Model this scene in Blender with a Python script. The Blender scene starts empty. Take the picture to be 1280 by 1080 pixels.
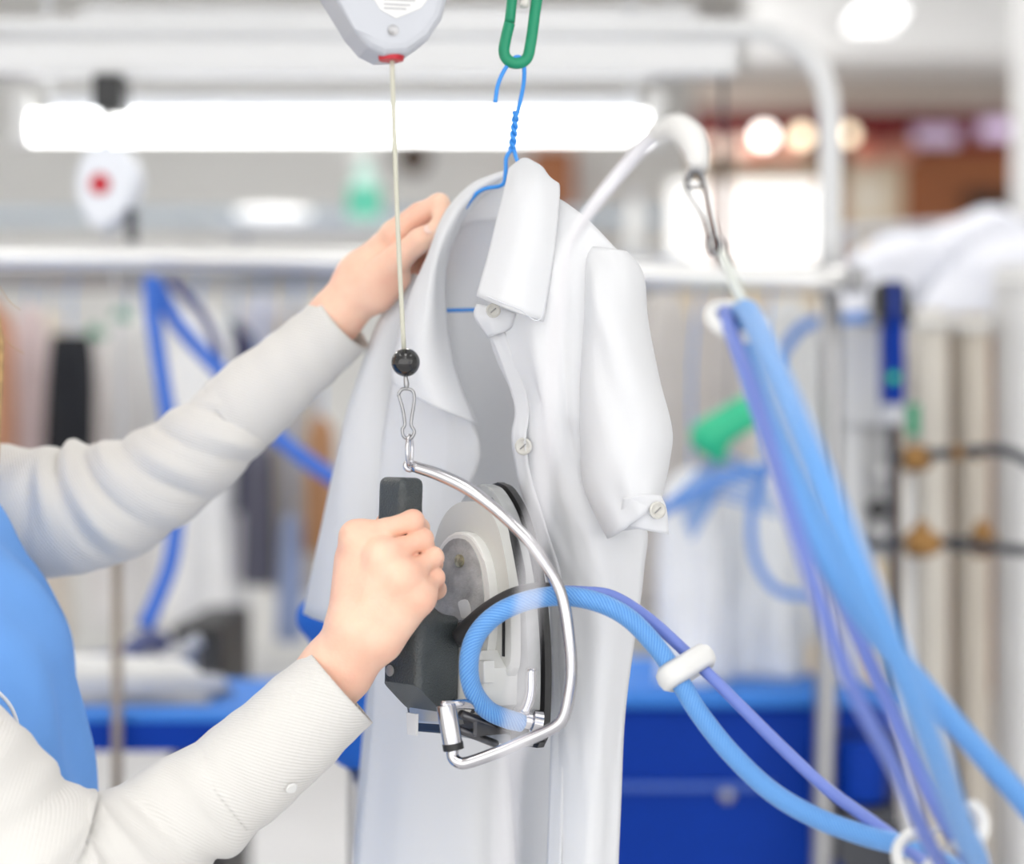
import bpy, bmesh, math, random
import numpy as np
from mathutils import Vector, Matrix
random.seed(7); np.random.seed(7)
SC = bpy.context.scene
COL = SC.collection
PI = math.pi
# ------------------------------------------------------------------ camera, world, lights, exposure
F = 2560.0            # focal length in pixels of the 1280 x 1080 frame
CZ = 1.35             # camera height
def P(u, v, d):       # a point at depth d that is seen at (u, v)
    return Vector(((u-640.0)*d/F, d, CZ+(540.0-v)*d/F))
cam_d = bpy.data.cameras.new('camera'); cam = bpy.data.objects.new('camera', cam_d); COL.objects.link(cam)
cam.location = (0, 0, CZ); cam.rotation_euler = (PI/2, 0, 0)
cam_d.sensor_fit = 'HORIZONTAL'; cam_d.sensor_width = 36.0; cam_d.lens = 72.0
cam_d.clip_start = 0.05; cam_d.clip_end = 100
cam_d.dof.use_dof = True; cam_d.dof.focus_distance = 1.53; cam_d.dof.aperture_fstop = 2.5
SC.camera = cam
wd = bpy.data.worlds.new('daylight'); SC.world = wd; wd.use_nodes = True
bg = wd.node_tree.nodes['Background']; bg.inputs[0].default_value = (1.0, 0.99, 0.975, 1); bg.inputs[1].default_value = 1.75
SC.view_settings.view_transform = 'Standard'; SC.view_settings.look = 'None'
SC.view_settings.exposure = 0.36; SC.view_settings.gamma = 1.0
SC.view_settings.use_curve_mapping = False
LAMP_POWER = 8.0      # radiance of the added ceiling panels

# ------------------------------------------------------------------ materials
def lin(c):
    c = c/255.0
    return c/12.92 if c <= 0.04045 else ((c+0.055)/1.055)**2.4
def rgb(r, g, b): return (lin(r), lin(g), lin(b), 1.0)
MATS = {}
def mat(key, col, rough=0.5, metal=0.0, noise=0.0, nscale=20.0, bump=0.0, bscale=200.0, sss=0.0, coat=0.0, emit=0.0, alpha=None, spec=0.5, trans=0.0, sheen=0.0, col2=None):
    if key in MATS: return MATS[key]
    m = bpy.data.materials.new(key); m.use_nodes = True
    nt = m.node_tree; b = nt.nodes['Principled BSDF']
    b.inputs['Base Color'].default_value = col
    b.inputs['Roughness'].default_value = rough
    b.inputs['Metallic'].default_value = metal
    b.inputs['Specular IOR Level'].default_value = spec
    b.inputs['Coat Weight'].default_value = coat
    b.inputs['Sheen Weight'].default_value = sheen
    b.inputs['Transmission Weight'].default_value = trans
    if sss:
        b.inputs['Subsurface Weight'].default_value = sss
        b.inputs['Subsurface Radius'].default_value = (1.0, 0.4, 0.25)
        b.inputs['Subsurface Scale'].default_value = 0.006
    if emit:
        b.inputs['Emission Color'].default_value = col
        b.inputs['Emission Strength'].default_value = emit
    tc = nt.nodes.new('ShaderNodeTexCoord')
    if noise:
        n = nt.nodes.new('ShaderNodeTexNoise'); n.inputs['Scale'].default_value = nscale; n.inputs['Detail'].default_value = 4
        nt.links.new(tc.outputs['Object'], n.inputs['Vector'])
        r = nt.nodes.new('ShaderNodeValToRGB')
        c2 = col2 if col2 else tuple(max(0, c*(1-noise)) for c in col[:3])+(1,)
        r.color_ramp.elements[0].position = 0.35; r.color_ramp.elements[1].position = 0.65
        r.color_ramp.elements[0].color = c2; r.color_ramp.elements[1].color = col
        nt.links.new(n.outputs['Fac'], r.inputs['Fac']); nt.links.new(r.outputs['Color'], b.inputs['Base Color'])
    if bump:
        n2 = nt.nodes.new('ShaderNodeTexNoise'); n2.inputs['Scale'].default_value = bscale; n2.inputs['Detail'].default_value = 3
        nt.links.new(tc.outputs['Object'], n2.inputs['Vector'])
        bp = nt.nodes.new('ShaderNodeBump'); bp.inputs['Strength'].default_value = bump; bp.inputs['Distance'].default_value = 0.001
        nt.links.new(n2.outputs['Fac'], bp.inputs['Height']); nt.links.new(bp.outputs['Normal'], b.inputs['Normal'])
    MATS[key] = m
    return m
def ribbed(key, col, scale, rot, strength=0.4, dist=0.0006, rough=0.8, kind='BANDS', col2=None):
    m = mat(key, col, rough, sheen=0.2)
    nt = m.node_tree; b = nt.nodes['Principled BSDF']
    uv = nt.nodes.new('ShaderNodeUVMap')
    mp = nt.nodes.new('ShaderNodeMapping'); mp.inputs['Rotation'].default_value = (0, 0, rot)
    w = nt.nodes.new('ShaderNodeTexWave'); w.inputs['Scale'].default_value = scale; w.inputs['Distortion'].default_value = 0.6; w.inputs['Detail'].default_value = 1
    bp = nt.nodes.new('ShaderNodeBump'); bp.inputs['Strength'].default_value = strength; bp.inputs['Distance'].default_value = dist
    nt.links.new(uv.outputs['UV'], mp.inputs['Vector']); nt.links.new(mp.outputs['Vector'], w.inputs['Vector'])
    nt.links.new(w.outputs['Fac'], bp.inputs['Height']); nt.links.new(bp.outputs['Normal'], b.inputs['Normal'])
    if col2:
        r = nt.nodes.new('ShaderNodeValToRGB'); r.color_ramp.elements[0].color = col2; r.color_ramp.elements[1].color = col
        nt.links.new(w.outputs['Fac'], r.inputs['Fac']); nt.links.new(r.outputs['Color'], b.inputs['Base Color'])
    return m
CLOTH = mat('shirt_cotton', rgb(242, 243, 245), 0.85, bump=0.12, bscale=900, sheen=0.1)
def translucent(m, col, f):
    nt = m.node_tree; b = nt.nodes['Principled BSDF']; out = nt.nodes['Material Output']
    t = nt.nodes.new('ShaderNodeBsdfTranslucent'); t.inputs['Color'].default_value = col
    x = nt.nodes.new('ShaderNodeMixShader'); x.inputs[0].default_value = f
    nt.links.new(b.outputs[0], x.inputs[1]); nt.links.new(t.outputs[0], x.inputs[2]); nt.links.new(x.outputs[0], out.inputs['Surface'])
translucent(CLOTH, rgb(245, 246, 248), 0.28)
BLOUSE = ribbed('ribbed_blouse', rgb(222, 220, 216), 140.0, 0.9, 0.6, 0.0008)
CHROME = mat('chrome', rgb(200, 199, 203), 0.12, 1.0)
STEEL = mat('brushed_steel', rgb(165, 165, 167), 0.3, 1.0)
WPLAST = mat('white_plastic', rgb(226, 226, 224), 0.4)
GPLAST = mat('grey_plastic', rgb(190, 193, 200), 0.4)
BLACK = mat('black_plastic', rgb(28, 29, 31), 0.35, bump=0.15, bscale=500)
GRIP = mat('textured_black_grip', rgb(68, 74, 76), 0.30, bump=1.0, bscale=700, noise=0.15, nscale=60)
RED = mat('red_plastic', rgb(190, 25, 45), 0.4)
GREEN = mat('green_plastic', rgb(20, 145, 105), 0.45)
BLUEWIRE = mat('blue_wire', rgb(60, 150, 235), 0.35)
HOSE = ribbed('braided_blue_hose', rgb(112, 172, 230), 150.0, 0.78, 0.6, 0.0006, 0.45, col2=rgb(68, 134, 212))
CABLE = mat('lavender_cable', rgb(112, 132, 206), 0.45)
SKIN = mat('skin', rgb(244, 206, 182), 0.5, noise=0.5, nscale=26, bump=0.25, bscale=420, sss=0.25, col2=rgb(238, 188, 164), spec=0.4)
APRON = mat('blue_apron', rgb(114, 172, 246), 0.85, noise=0.06, nscale=9, bump=0.1, bscale=700)
HAIR = mat('blonde_hair', rgb(200, 165, 110), 0.5, noise=0.3, nscale=90)
BLUEP = mat('blue_painted_metal', rgb(6, 56, 158), 0.55, noise=0.12, nscale=5, spec=0.12)
BLUETOP = mat('blue_table_cover', rgb(50, 125, 215), 0.7)
WHITEP = mat('white_painted_steel', rgb(218, 219, 220), 0.35)
BRASS = mat('brass', rgb(165, 125, 75), 0.45, 0.7, noise=0.4, nscale=60)
DARKP = mat('dark_pipe', rgb(70, 72, 78), 0.4, 0.5)
PALE = mat('translucent_rod', rgb(222, 221, 226), 0.5)

# ------------------------------------------------------------------ mesh helpers
def finish(o, name, m, parent=None, smooth=True):
    if m is not None and not o.data.materials: o.data.materials.append(m)
    if smooth:
        o.data.polygons.foreach_set('use_smooth', [True]*len(o.data.polygons))
    COL.objects.link(o)
    if parent is not None:
        o.parent = parent
        o.matrix_parent_inverse = parent.matrix_basis.inverted()
    return o
def obj(name, verts, faces, m, parent=None, smooth=True, uvs=None):
    me = bpy.data.meshes.new(name)
    me.from_pydata([tuple(v) for v in verts], [], [tuple(f) for f in faces])
    if uvs is not None:
        lay = me.uv_layers.new(name='UVMap')
        li = np.empty(len(me.loops), dtype=np.int32); me.loops.foreach_get('vertex_index', li)
        lay.data.foreach_set('uv', np.asarray(uvs, dtype=np.float32)[li].ravel())
    me.update()
    return finish(bpy.data.objects.new(name, me), name, m, parent, smooth)
def from_bm(name, bm, m, parent=None, smooth=False):
    me = bpy.data.meshes.new(name)
    bmesh.ops.recalc_face_normals(bm, faces=bm.faces[:])
    bm.to_mesh(me); bm.free()
    return finish(bpy.data.objects.new(name, me), name, m, parent, smooth)
def thing(name, label, cat, loc=(0, 0, 0), group=None):
    o = bpy.data.objects.new(name, None); COL.objects.link(o); o.location = loc; o.empty_display_size = 0.05
    return tag(o, label, cat, group)
def tag(o, label, cat, group=None):
    o['label'] = label; o['category'] = cat
    if group: o['group'] = group
    return o
def struct(o):
    o['kind'] = 'structure'; return o
def catmull(pts, n):
    pts = [np.array(p, dtype=float) for p in pts]
    if len(pts) == 2:
        return [pts[0]*(1-t)+pts[1]*t for t in np.linspace(0, 1, n+1)]
    ext = [2*pts[0]-pts[1]]+pts+[2*pts[-1]-pts[-2]]
    out = []
    for i in range(1, len(ext)-2):
        p0, p1, p2, p3 = ext[i-1:i+3]
        for k in range(n):
            t = k/n
            out.append(0.5*((2*p1)+(-p0+p2)*t+(2*p0-5*p1+4*p2-p3)*t*t+(-p0+3*p1-3*p2+p3)*t**3))
    out.append(pts[-1]); return out
def tube_mesh(pts, rad, seg=12, n=6, caps=True, disp=None, smooth_path=True, flat=None):
    """pts world points, rad one radius or one for each point"""
    if not hasattr(rad, '__len__'): rad = [rad]*len(pts)
    ctrl = [list(p)+[r] for p, r in zip(pts, rad)]
    c = np.array(catmull(ctrl, n) if smooth_path else ctrl)
    pos, r = c[:, :3], c[:, 3]
    T = np.gradient(pos, axis=0); T /= np.linalg.norm(T, axis=1)[:, None]+1e-12
    ref = np.array([0, -1.0, 0]) if abs(T[0][1]) < 0.9 else np.array([0, 0, 1.0])
    N = ref-T[0]*np.dot(ref, T[0]); N /= np.linalg.norm(N)
    V, U = [], []
    L = np.concatenate([[0], np.cumsum(np.linalg.norm(np.diff(pos, axis=0), axis=1))])
    for i in range(len(pos)):
        N = N-T[i]*np.dot(N, T[i]); N /= np.linalg.norm(N)
        B = np.cross(T[i], N)
        for k in range(seg+1):
            a = 2*PI*k/seg+PI
            rr = r[i]
            if disp: rr = rr*(1+disp(L[i]/L[-1], a))
            fn = flat if flat else 1.0
            V.append(pos[i]+N*math.cos(a)*rr*fn+B*math.sin(a)*rr)
            U.append((a*0.03 if rr > 0.02 else a*rr, L[i]))
    Fc = []
    w = seg+1
    for i in range(len(pos)-1):
        for k in range(seg):
            Fc.append((i*w+k, i*w+k+1, (i+1)*w+k+1, (i+1)*w+k))
    if caps:
        for i, s in ((0, 1), (len(pos)-1, -1)):
            ring = [i*w+k for k in range(seg)]
            Fc.append(ring[::-s] if s > 0 else ring)
    return V, Fc, U
def tube(name, pts, rad, m, parent=None, **k):
    V, Fc, U = tube_mesh(pts, rad, **k)
    return obj(name, V, Fc, m, parent, True, U)
def ppx(rows): return [P(*r) for r in rows]
def box(name, lo, hi, m, parent=None, bevel=0.0, segs=2):
    bm = bmesh.new(); bmesh.ops.create_cube(bm, size=1)
    for v in bm.verts:
        v.co = Vector([(lo[i]+hi[i])/2+v.co[i]*(hi[i]-lo[i]) for i in range(3)])
    if bevel: bmesh.ops.bevel(bm, geom=bm.edges[:], offset=bevel, segments=segs, affect='EDGES', profile=0.5)
    return from_bm(name, bm, m, parent, False)
def pbox(name, u0, v0, u1, v1, d0, d1, m, parent=None, bevel=0.0):
    """box seen between pixel corners at its front depth d0"""
    a, b = P(u0, v1, d0), P(u1, v0, d0)
    return box(name, (a.x, d0, a.z), (b.x, d1, b.z), m, parent, bevel)
def prism(name, poly, frame, c0, c1, m, parent=None, bevel=0.0, segs=2):
    """poly in (p, q) of frame = (origin, p axis, q axis, normal); extruded between c0 and c1"""
    O, A, B, C = frame
    bm = bmesh.new()
    lo = [bm.verts.new(O+A*p+B*q+C*c0) for p, q in poly]; hi = [bm.verts.new(O+A*p+B*q+C*c1) for p, q in poly]
    n = len(poly)
    bm.faces.new(lo[::-1]); top = bm.faces.new(hi)
    for i in range(n): bm.faces.new((lo[i], lo[(i+1) % n], hi[(i+1) % n], hi[i]))
    if bevel:
        bmesh.ops.bevel(bm, geom=[e for e in top.edges], offset=bevel, segments=segs, affect='EDGES', profile=0.5)
    o = from_bm(name, bm, m, parent, False)
    return o
def smooth_poly(pts, n=6):
    c = catmull([pts[-1]]+pts+[pts[0], pts[1]], n)
    return [tuple(p) for p in c[n:-n-0][:n*len(pts)]]
def grid_patch(name, rows, m, parent=None, n=8, disp=None, thick=0.0012, uvscale=0.1):
    R = [[np.array(P(*c)) for c in r] for r in rows]
    Rc = [catmull(r, n) for r in R]
    cols = list(zip(*Rc))
    Cc = [catmull(list(c), n) for c in cols]
    G = np.array(Cc).transpose(1, 0, 2)          # rows, cols, 3
    nr, nc = G.shape[:2]
    if disp:
        du = np.gradient(G, axis=1); dv = np.gradient(G, axis=0)
        N = np.cross(dv, du); N /= np.linalg.norm(N, axis=2)[:, :, None]+1e-12
        s = np.linspace(0, 1, nc)[None, :]; t = np.linspace(0, 1, nr)[:, None]
        G = G+N*disp(s, t)[:, :, None]
    V = G.reshape(-1, 3)
    Fc = [(i*nc+j, i*nc+j+1, (i+1)*nc+j+1, (i+1)*nc+j) for i in range(nr-1) for j in range(nc-1)]
    U = [(j*uvscale/nc, i*uvscale/nr) for i in range(nr) for j in range(nc)]
    o = obj(name, V, Fc, m, parent, True, U)
    if thick:
        s = o.modifiers.new('thickness', 'SOLIDIFY'); s.thickness = thick; s.offset = 0
    return o
def loft(name, rings, m, parent=None, seg=32, n=5, disp=None, caps=(False, False), thick=0.0):
    """rings: (uL, vL, dL, uR, vR, dR, half_depth)"""
    C = []
    for uL, vL, dL, uR, vR, dR, h in rings:
        a, b = P(uL, vL, dL), P(uR, vR, dR)
        C.append(list(a)+list(b)+[h])
    C = catmull(C, n)
    V, U, Fc = [], [], []
    nr = len(C)
    for i, c in enumerate(C):
        a, b, h = c[:3], c[3:6], c[6]
        ctr = (a+b)/2; ax = (a-b)/2
        axn = ax/np.linalg.norm(ax)
        dn = np.array([0, -1.0, 0]); dn = dn-axn*np.dot(dn, axn); dn /= np.linalg.norm(dn)
        for k in range(seg):
            t = 2*PI*k/seg
            f = 1+(disp(i/(nr-1), t) if disp else 0)
            V.append(ctr+ax*math.cos(t)*(1+(f-1)*0.3)+dn*h*math.sin(t)*f)
            U.append((k/seg*0.3, i/(nr-1)*0.4))
    for i in range(nr-1):
        for k in range(seg):
            k2 = (k+1) % seg
            Fc.append((i*seg+k, i*seg+k2, (i+1)*seg+k2, (i+1)*seg+k))
    if caps[0]: Fc.append(tuple(range(seg))[::-1])
    if caps[1]: Fc.append(tuple((nr-1)*seg+k for k in range(seg)))
    o = obj(name, V, Fc, m, parent, True, U)
    if thick:
        s = o.modifiers.new('thickness', 'SOLIDIFY'); s.thickness = thick; s.offset = -1
    return o
def lathe(name, prof, base, axis, m, parent=None, seg=24, smooth=True):
    """prof: (radius, height) from base along axis"""
    ax = Vector(axis).normalized(); t = Vector((0, 0, 1)) if abs(ax.z) < 0.9 else Vector((1, 0, 0))
    X = ax.cross(t).normalized(); Y = ax.cross(X)
    V, Fc = [], []
    for r, h in prof:
        for k in range(seg):
            a = 2*PI*k/seg
            V.append(Vector(base)+ax*h+X*r*math.cos(a)+Y*r*math.sin(a))
    for i in range(len(prof)-1):
        for k in range(seg):
            k2 = (k+1) % seg
            Fc.append((i*seg+k, i*seg+k2, (i+1)*seg+k2, (i+1)*seg+k))
    Fc.append(tuple(range(seg))[::-1]); Fc.append(tuple((len(prof)-1)*seg+k for k in range(seg)))
    o = obj(name, V, Fc, m, parent, smooth)
    if smooth:
        e = o.modifiers.new('edges', 'EDGE_SPLIT'); e.split_angle = math.radians(45)
    return o
def ball(name, c, r, m, parent=None, seg=24):
    prof = [(max(1e-4, r*math.sin(PI*i/seg)), -r*math.cos(PI*i/seg)) for i in range(seg+1)]
    return lathe(name, prof, c, (0, 0, 1), m, parent, seg)
def ring(name, c, R, r, normal, m, parent=None, sy=1.0, seg=28, up=(0, 0, 1)):
    nz = Vector(normal).normalized(); Y = Vector(up)-nz*Vector(up).dot(nz); Y.normalize(); X = Y.cross(nz)
    V, Fc = [], []
    q = 10
    for i in range(seg):
        a = 2*PI*i/seg; d = X*math.cos(a)+Y*math.sin(a)*sy; e = X*math.cos(a)+Y*math.sin(a)
        for k in range(q):
            b = 2*PI*k/q
            V.append(Vector(c)+d*R+e*math.cos(b)*r+nz*math.sin(b)*r)
    for i in range(seg):
        for k in range(q):
            i2, k2 = (i+1) % seg, (k+1) % q
            Fc.append((i*q+k, i2*q+k, i2*q+k2, i*q+k2))
    return obj(name, V, Fc, m, parent, True)

# ---- signed-distance solids, meshed with surface nets
def cone(a, b, ra, rb): return ('c', np.array(a, float), np.array(b, float), ra, rb)
def sd(p, pr):
    if pr[0] == 'c':
        _, a, b, ra, rb = pr[:5]
        ab = b-a; t = np.clip(((p-a)@ab)/max(1e-12, ab@ab), 0, 1)
        return np.linalg.norm(p-a-t[..., None]*ab, axis=-1)-(ra+(rb-ra)*t)
    if pr[0] == 'e':      # ellipsoid: centre, radii, 3x3 axes (rows)
        _, c, r, M = pr[:4]
        q = (p-np.array(c, float))@np.array(M, float).T
        r = np.array(r, float)
        k0 = np.linalg.norm(q/r, axis=-1); k1 = np.linalg.norm(q/(r*r), axis=-1)+1e-9
        return k0*(k0-1)/k1
    if pr[0] == 'b':      # rounded box
        _, c, h, rr, M = pr[:5]
        q = np.abs((p-np.array(c, float))@np.array(M, float).T)-(np.array(h, float)-rr)
        return np.linalg.norm(np.maximum(q, 0), axis=-1)+np.minimum(q.max(axis=-1), 0)-rr
def smin(a, b, k):
    if k <= 0: return np.minimum(a, b)
    h = np.maximum(k-np.abs(a-b), 0)/k
    return np.minimum(a, b)-h*h*k*0.25
def nets(groups, h, k_between=0.004, relax=2):
    """groups: list of (k, [prims]); smooth union inside each group and between groups"""
    allp = [p for g in groups for p in (g[1] if g[0] != 'F' else [q for _, gg in g[2] for q in gg])]
    lo = np.full(3, 1e9); hi = -lo
    for p in allp:
        if p[0] == 'c':
            r = max(p[3], p[4])
            for q in (p[1], p[2]): lo = np.minimum(lo, q-r); hi = np.maximum(hi, q+r)
        else:
            r = np.linalg.norm(p[2]); lo = np.minimum(lo, np.array(p[1])-r); hi = np.maximum(hi, np.array(p[1])+r)
    lo -= 3*h; hi += 3*h
    ax = [np.arange(lo[i], hi[i]+h, h) for i in range(3)]
    pts = np.stack(np.meshgrid(*ax, indexing='ij'), -1)
    D = None
    def field(k, g):
        d = None
        for pr in g:
            s = sd(pts, pr); d = s if d is None else smin(d, s, k)
        return d
    for g in groups:
        if g[0] == 'F':
            d = None
            for kk, gg in g[2]:
                s = field(kk, gg); d = s if d is None else smin(d, s, g[1])
        else: d = field(*g)
        D = d if D is None else smin(D, d, k_between)
    ins = D < 0
    nx, ny, nz = D.shape
    cnt = np.zeros((nx-1, ny-1, nz-1)); acc = np.zeros((nx-1, ny-1, nz-1, 3))
    corners = [(i, j, k) for i in (0, 1) for j in (0, 1) for k in (0, 1)]
    def sub(A, o): return A[o[0]:nx-1+o[0], o[1]:ny-1+o[1], o[2]:nz-1+o[2]]
    for a in corners:
        for axis in range(3):
            if a[axis] == 1: continue
            b = list(a); b[axis] = 1
            da, db = sub(D, a), sub(D, b)
            cr = (da < 0) != (db < 0)
            t = np.where(cr, da/np.where(cr, da-db, 1), 0)
            cnt += cr
            for c in range(3):
                acc[..., c] += np.where(cr, a[c]+(t if c == axis else 0), 0)
    act = cnt > 0
    idx = -np.ones(act.shape, dtype=int); idx[act] = np.arange(act.sum())
    cell = np.argwhere(act)
    V = lo+h*(cell+acc[act]/cnt[act][:, None])
    quads = []
    for axis in range(3):
        o = [0, 0, 0]; o[axis] = 1
        s0 = ins[:nx-o[0], :ny-o[1], :nz-o[2]]; s1 = ins[o[0]:, o[1]:, o[2]:]
        e = np.argwhere(s0 != s1)
        fl = s0[tuple(e.T)]
        b, c = (axis+1) % 3, (axis+2) % 3
        def g(db, dc):
            q = e.copy(); q[:, b] -= db; q[:, c] -= dc
            return idx[tuple(q.T)]
        Q = np.stack([g(1, 1), g(0, 1), g(0, 0), g(1, 0)], 1)
        Q[~fl] = Q[~fl][:, ::-1]
        quads.append(Q)
    Q = np.concatenate(quads)
    for _ in range(relax):
        S = np.zeros_like(V); n = np.zeros(len(V))
        for a, b in ((0, 1), (1, 2), (2, 3), (3, 0)):
            np.add.at(S, Q[:, a], V[Q[:, b]]); np.add.at(n, Q[:, a], 1)
            np.add.at(S, Q[:, b], V[Q[:, a]]); np.add.at(n, Q[:, b], 1)
        V = V*0.5+0.5*S/n[:, None]
    return V, Q

# ================================================================== the setting
FLOORM = mat('floor_vinyl', rgb(214, 214, 216), 0.35, noise=0.06, nscale=2)
WALLM = mat('wall_paint', rgb(236, 236, 234), 0.8, noise=0.04, nscale=1.5)
CEILM = mat('ceiling_paint', rgb(238, 237, 235), 0.9)
struct(box('floor', (-6, -3, -0.1), (7, 14, 0.0), FLOORM))
struct(box('ceiling', (-6, -3, 3.6), (7, 14, 3.7), CEILM))
wb = struct(box('wall_back', (-6, 11.5, 0), (1.05, 11.7, 3.6), WALLM))
struct(box('wall_far', (1.05, 13.8, 0), (7, 14.0, 3.6), WALLM))
struct(box('wall_return', (1.0, 11.7, 0), (1.05, 13.8, 3.6), WALLM))
struct(box('wall_left', (-6.1, -3, 0), (-6, 11.7, 3.6), WALLM))
struct(box('wall_right', (7, -3, 0), (7.1, 14, 3.6), WALLM))
struct(box('baseboard_back', (-6, 11.46, 0), (1.05, 11.5, 0.12), WHITEP))
# ceiling beam towards the shop area
struct(box('trim_1', (1.05, 9.0, 3.0), (7, 9.5, 3.6), mat('beam_paint', rgb(232, 232, 232), 0.8)))

def added_ceiling_light(x, y, label, w=0.6, l=1.2):  # unseen panels, added to light the station and brighten the room behind
    z = 3.6
    t = thing('added_ceiling_light', label, 'ceiling light', (x, y, z-0.05), 'added flat ceiling light panels')
    fr = bmesh.new()
    for (a, b, c, d) in ((-w/2-.03, -l/2-.03, w/2+.03, -l/2), (-w/2-.03, l/2, w/2+.03, l/2+.03), (-w/2-.03, -l/2, -w/2, l/2), (w/2, -l/2, w/2+.03, l/2)):
        r = bmesh.ops.create_cube(fr, size=1)
        for v in r['verts']: v.co = Vector((x+(a+c)/2+v.co.x*(c-a), y+(b+d)/2+v.co.y*(d-b), z-0.025+v.co.z*0.05))
    from_bm('frame', fr, WHITEP, t)
    box('diffuser', (x-w/2, y-l/2, z-0.04), (x+w/2, y+l/2, z-0.02), mat('added_lamp_diffuser_dim', (1, 0.985, 0.96, 1), 0.5, emit=LAMP_POWER*0.38) if y < 1.5 else mat('added_lamp_diffuser', (1, 0.985, 0.96, 1), 0.5, emit=LAMP_POWER), t)
for i, (x, y, s) in enumerate([(-1.7, 1.0, 'above the ironing station, over the far arm'), (0.0, 0.2, 'above the ironing station, over the camera'),
                               (1.7, 1.0, 'above the ironing station, over the hose loop'),
                               (-2.2, 4.5, 'above the clothes rail'), (0.0, 4.5, 'above the middle of the room'), (2.3, 4.5, 'above the pipe work'),
                               (-2.5, 8.0, 'near the back wall'), (0.6, 8.0, 'in the middle near the back wall'), (-4.2, 2.5, 'along the side wall behind the person'), (-4.2, 6.0, 'along the side wall towards the back'), (2.6, 6.3, 'before the shop corner'), (-1.0, 6.2, 'above the conduit'), (4.6, 7.6, 'beside the shop corner, far side'),
                               (0.0, -1.6, 'behind the camera')]):
    added_ceiling_light(x, y, 'added flat white rectangular ceiling light panel '+s)
tg = thing('ceiling_spot', 'square white ceiling lamp at the top edge above the red shelf', 'ceiling light', P(1103, 12, 7.0))
pbox('housing', 1066, -4, 1141, 6, 6.9, 7.35, WHITEP, tg)
pbox('lens', 1076, 4, 1131, 18, 6.92, 7.2, mat('spot_lens', (1, 1, 1, 1), 0.4, emit=1.5), tg)
tube('stem', [P(1103, -4, 7.1), Vector((P(1103, 0, 7.1).x, 7.1, 3.6))], 0.012, WHITEP, tg, n=1)

# ================================================================== hand-held iron
O = P(625, 770, 1.58)
A = Vector((0.03, 0.02, 1)).normalized()
C = Vector((-0.72, -0.69, 0)); C = (C-A*C.dot(A)).normalized()
B = C.cross(A).normalized()
if B.x < 0: B = -B
FR = (O, B, A, C)     # frame for prism: p across, q along
def L(b, a, c): return O+B*b+A*a+C*c
IM = [list(B), list(A), list(C)]
iron = thing('steam_iron', 'grey industrial steam iron held upright by its black handle', 'iron', L(0, -0.1, 0))
ALU = mat('cast_aluminium', rgb(185, 187, 187), 0.45, 0.2, noise=0.35, nscale=30, bump=0.2, bscale=150)
SHIELD = mat('warm_grey_enamel', rgb(205, 205, 200), 0.4, noise=0.05, nscale=8)
IWHITE = mat('worn_white_enamel', rgb(228, 228, 224), 0.35, noise=0.08, nscale=25)
def sole_outline(k=1.0, da=0.0):
    half = [(0.0, 0.103), (0.013, 0.098), (0.030, 0.078), (0.044, 0.045), (0.053, 0.008), (0.058, -0.035), (0.058, -0.080), (0.052, -0.095)]
    pts = catmull([(x, y) for x, y in half], 5)
    pts = [(p[0]*k, p[1]*k+da) for p in pts]
    return [(-x, y) for x, y in pts[::-1]][:-1]+pts
sole = prism('sole_plate', sole_outline(1.0)[::-1], FR, 0.0, 0.007, mat('sole_dark', rgb(75, 75, 76), 0.35, 0.7), iron)
prism('gasket', sole_outline(0.95)[::-1], FR, 0.007, 0.011, BLACK, iron)
prism('sole_body', sole_outline(0.985)[::-1], FR, 0.011, 0.024, ALU, iron, 0.002)
# dark vent slot around the tip
sl = [(0.010, 0.089), (0.027, 0.070), (0.041, 0.038), (0.046, 0.015)]
tube('tip_slot', [L(b+0.001, a+0.001, 0.0225) for b, a in sl], [0.003, 0.005, 0.005, 0.003], BLACK, iron, seg=8)
def oval(w, top, bot, n=36, sq=2.0):
    out = []
    for i in range(n):
        t = 2*PI*i/n; c_, s_ = math.cos(t), math.sin(t)
        e = 2.0/sq
        x = w*math.copysign(abs(c_)**e, c_); y = math.copysign(abs(s_)**e, s_)
        out.append((x, (top+bot)/2+y*(top-bot)/2))
    return out
def shield_outline():
    half = [(0.0, 0.088), (0.009, 0.0872), (0.019, 0.0835), (0.028, 0.076), (0.036, 0.0625), (0.046, 0.030), (0.050, -0.005), (0.050, -0.034), (0.040, -0.046)]
    pts = [tuple(p) for p in catmull(half, 5)]
    return ([(-x, y) for x, y in pts[::-1]][:-1]+pts)[::-1]
prism('heat_shield', shield_outline(), FR, 0.026, 0.036, SHIELD, iron, 0.003)
prism('rim', oval(0.036, 0.065, -0.062, sq=2.2), FR, 0.036, 0.0445, IWHITE, iron, 0.002)
pl = prism('badge_plate', oval(0.0295, 0.060, -0.046, sq=2.2), FR, 0.0445, 0.0455, mat('peeling_badge', rgb(192, 192, 190), 0.6, noise=0.5, nscale=55, bump=0.8, bscale=260, col2=rgb(150, 150, 148)), iron)
# worn patches and a screw on the badge
prism('worn_patch', smooth_poly([(0.002, 0.012), (0.012, 0.014), (0.016, 0.004), (0.007, 0.000), (0.004, 0.005)], 3), FR, 0.0455, 0.0459, IWHITE, pl)
prism('worn_patch', smooth_poly([(0.012, -0.008), (0.016, -0.006), (0.017, -0.012), (0.013, -0.013)], 3), FR, 0.0455, 0.0459, IWHITE, pl)
lathe('screw', [(0.005, 0), (0.005, 0.0012), (0.003, 0.0018)], L(0.002, 0.043, 0.0455), C, mat('old_screw', rgb(185, 180, 150), 0.5, 0.4, noise=0.5, nscale=300), pl, 14)
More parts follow.
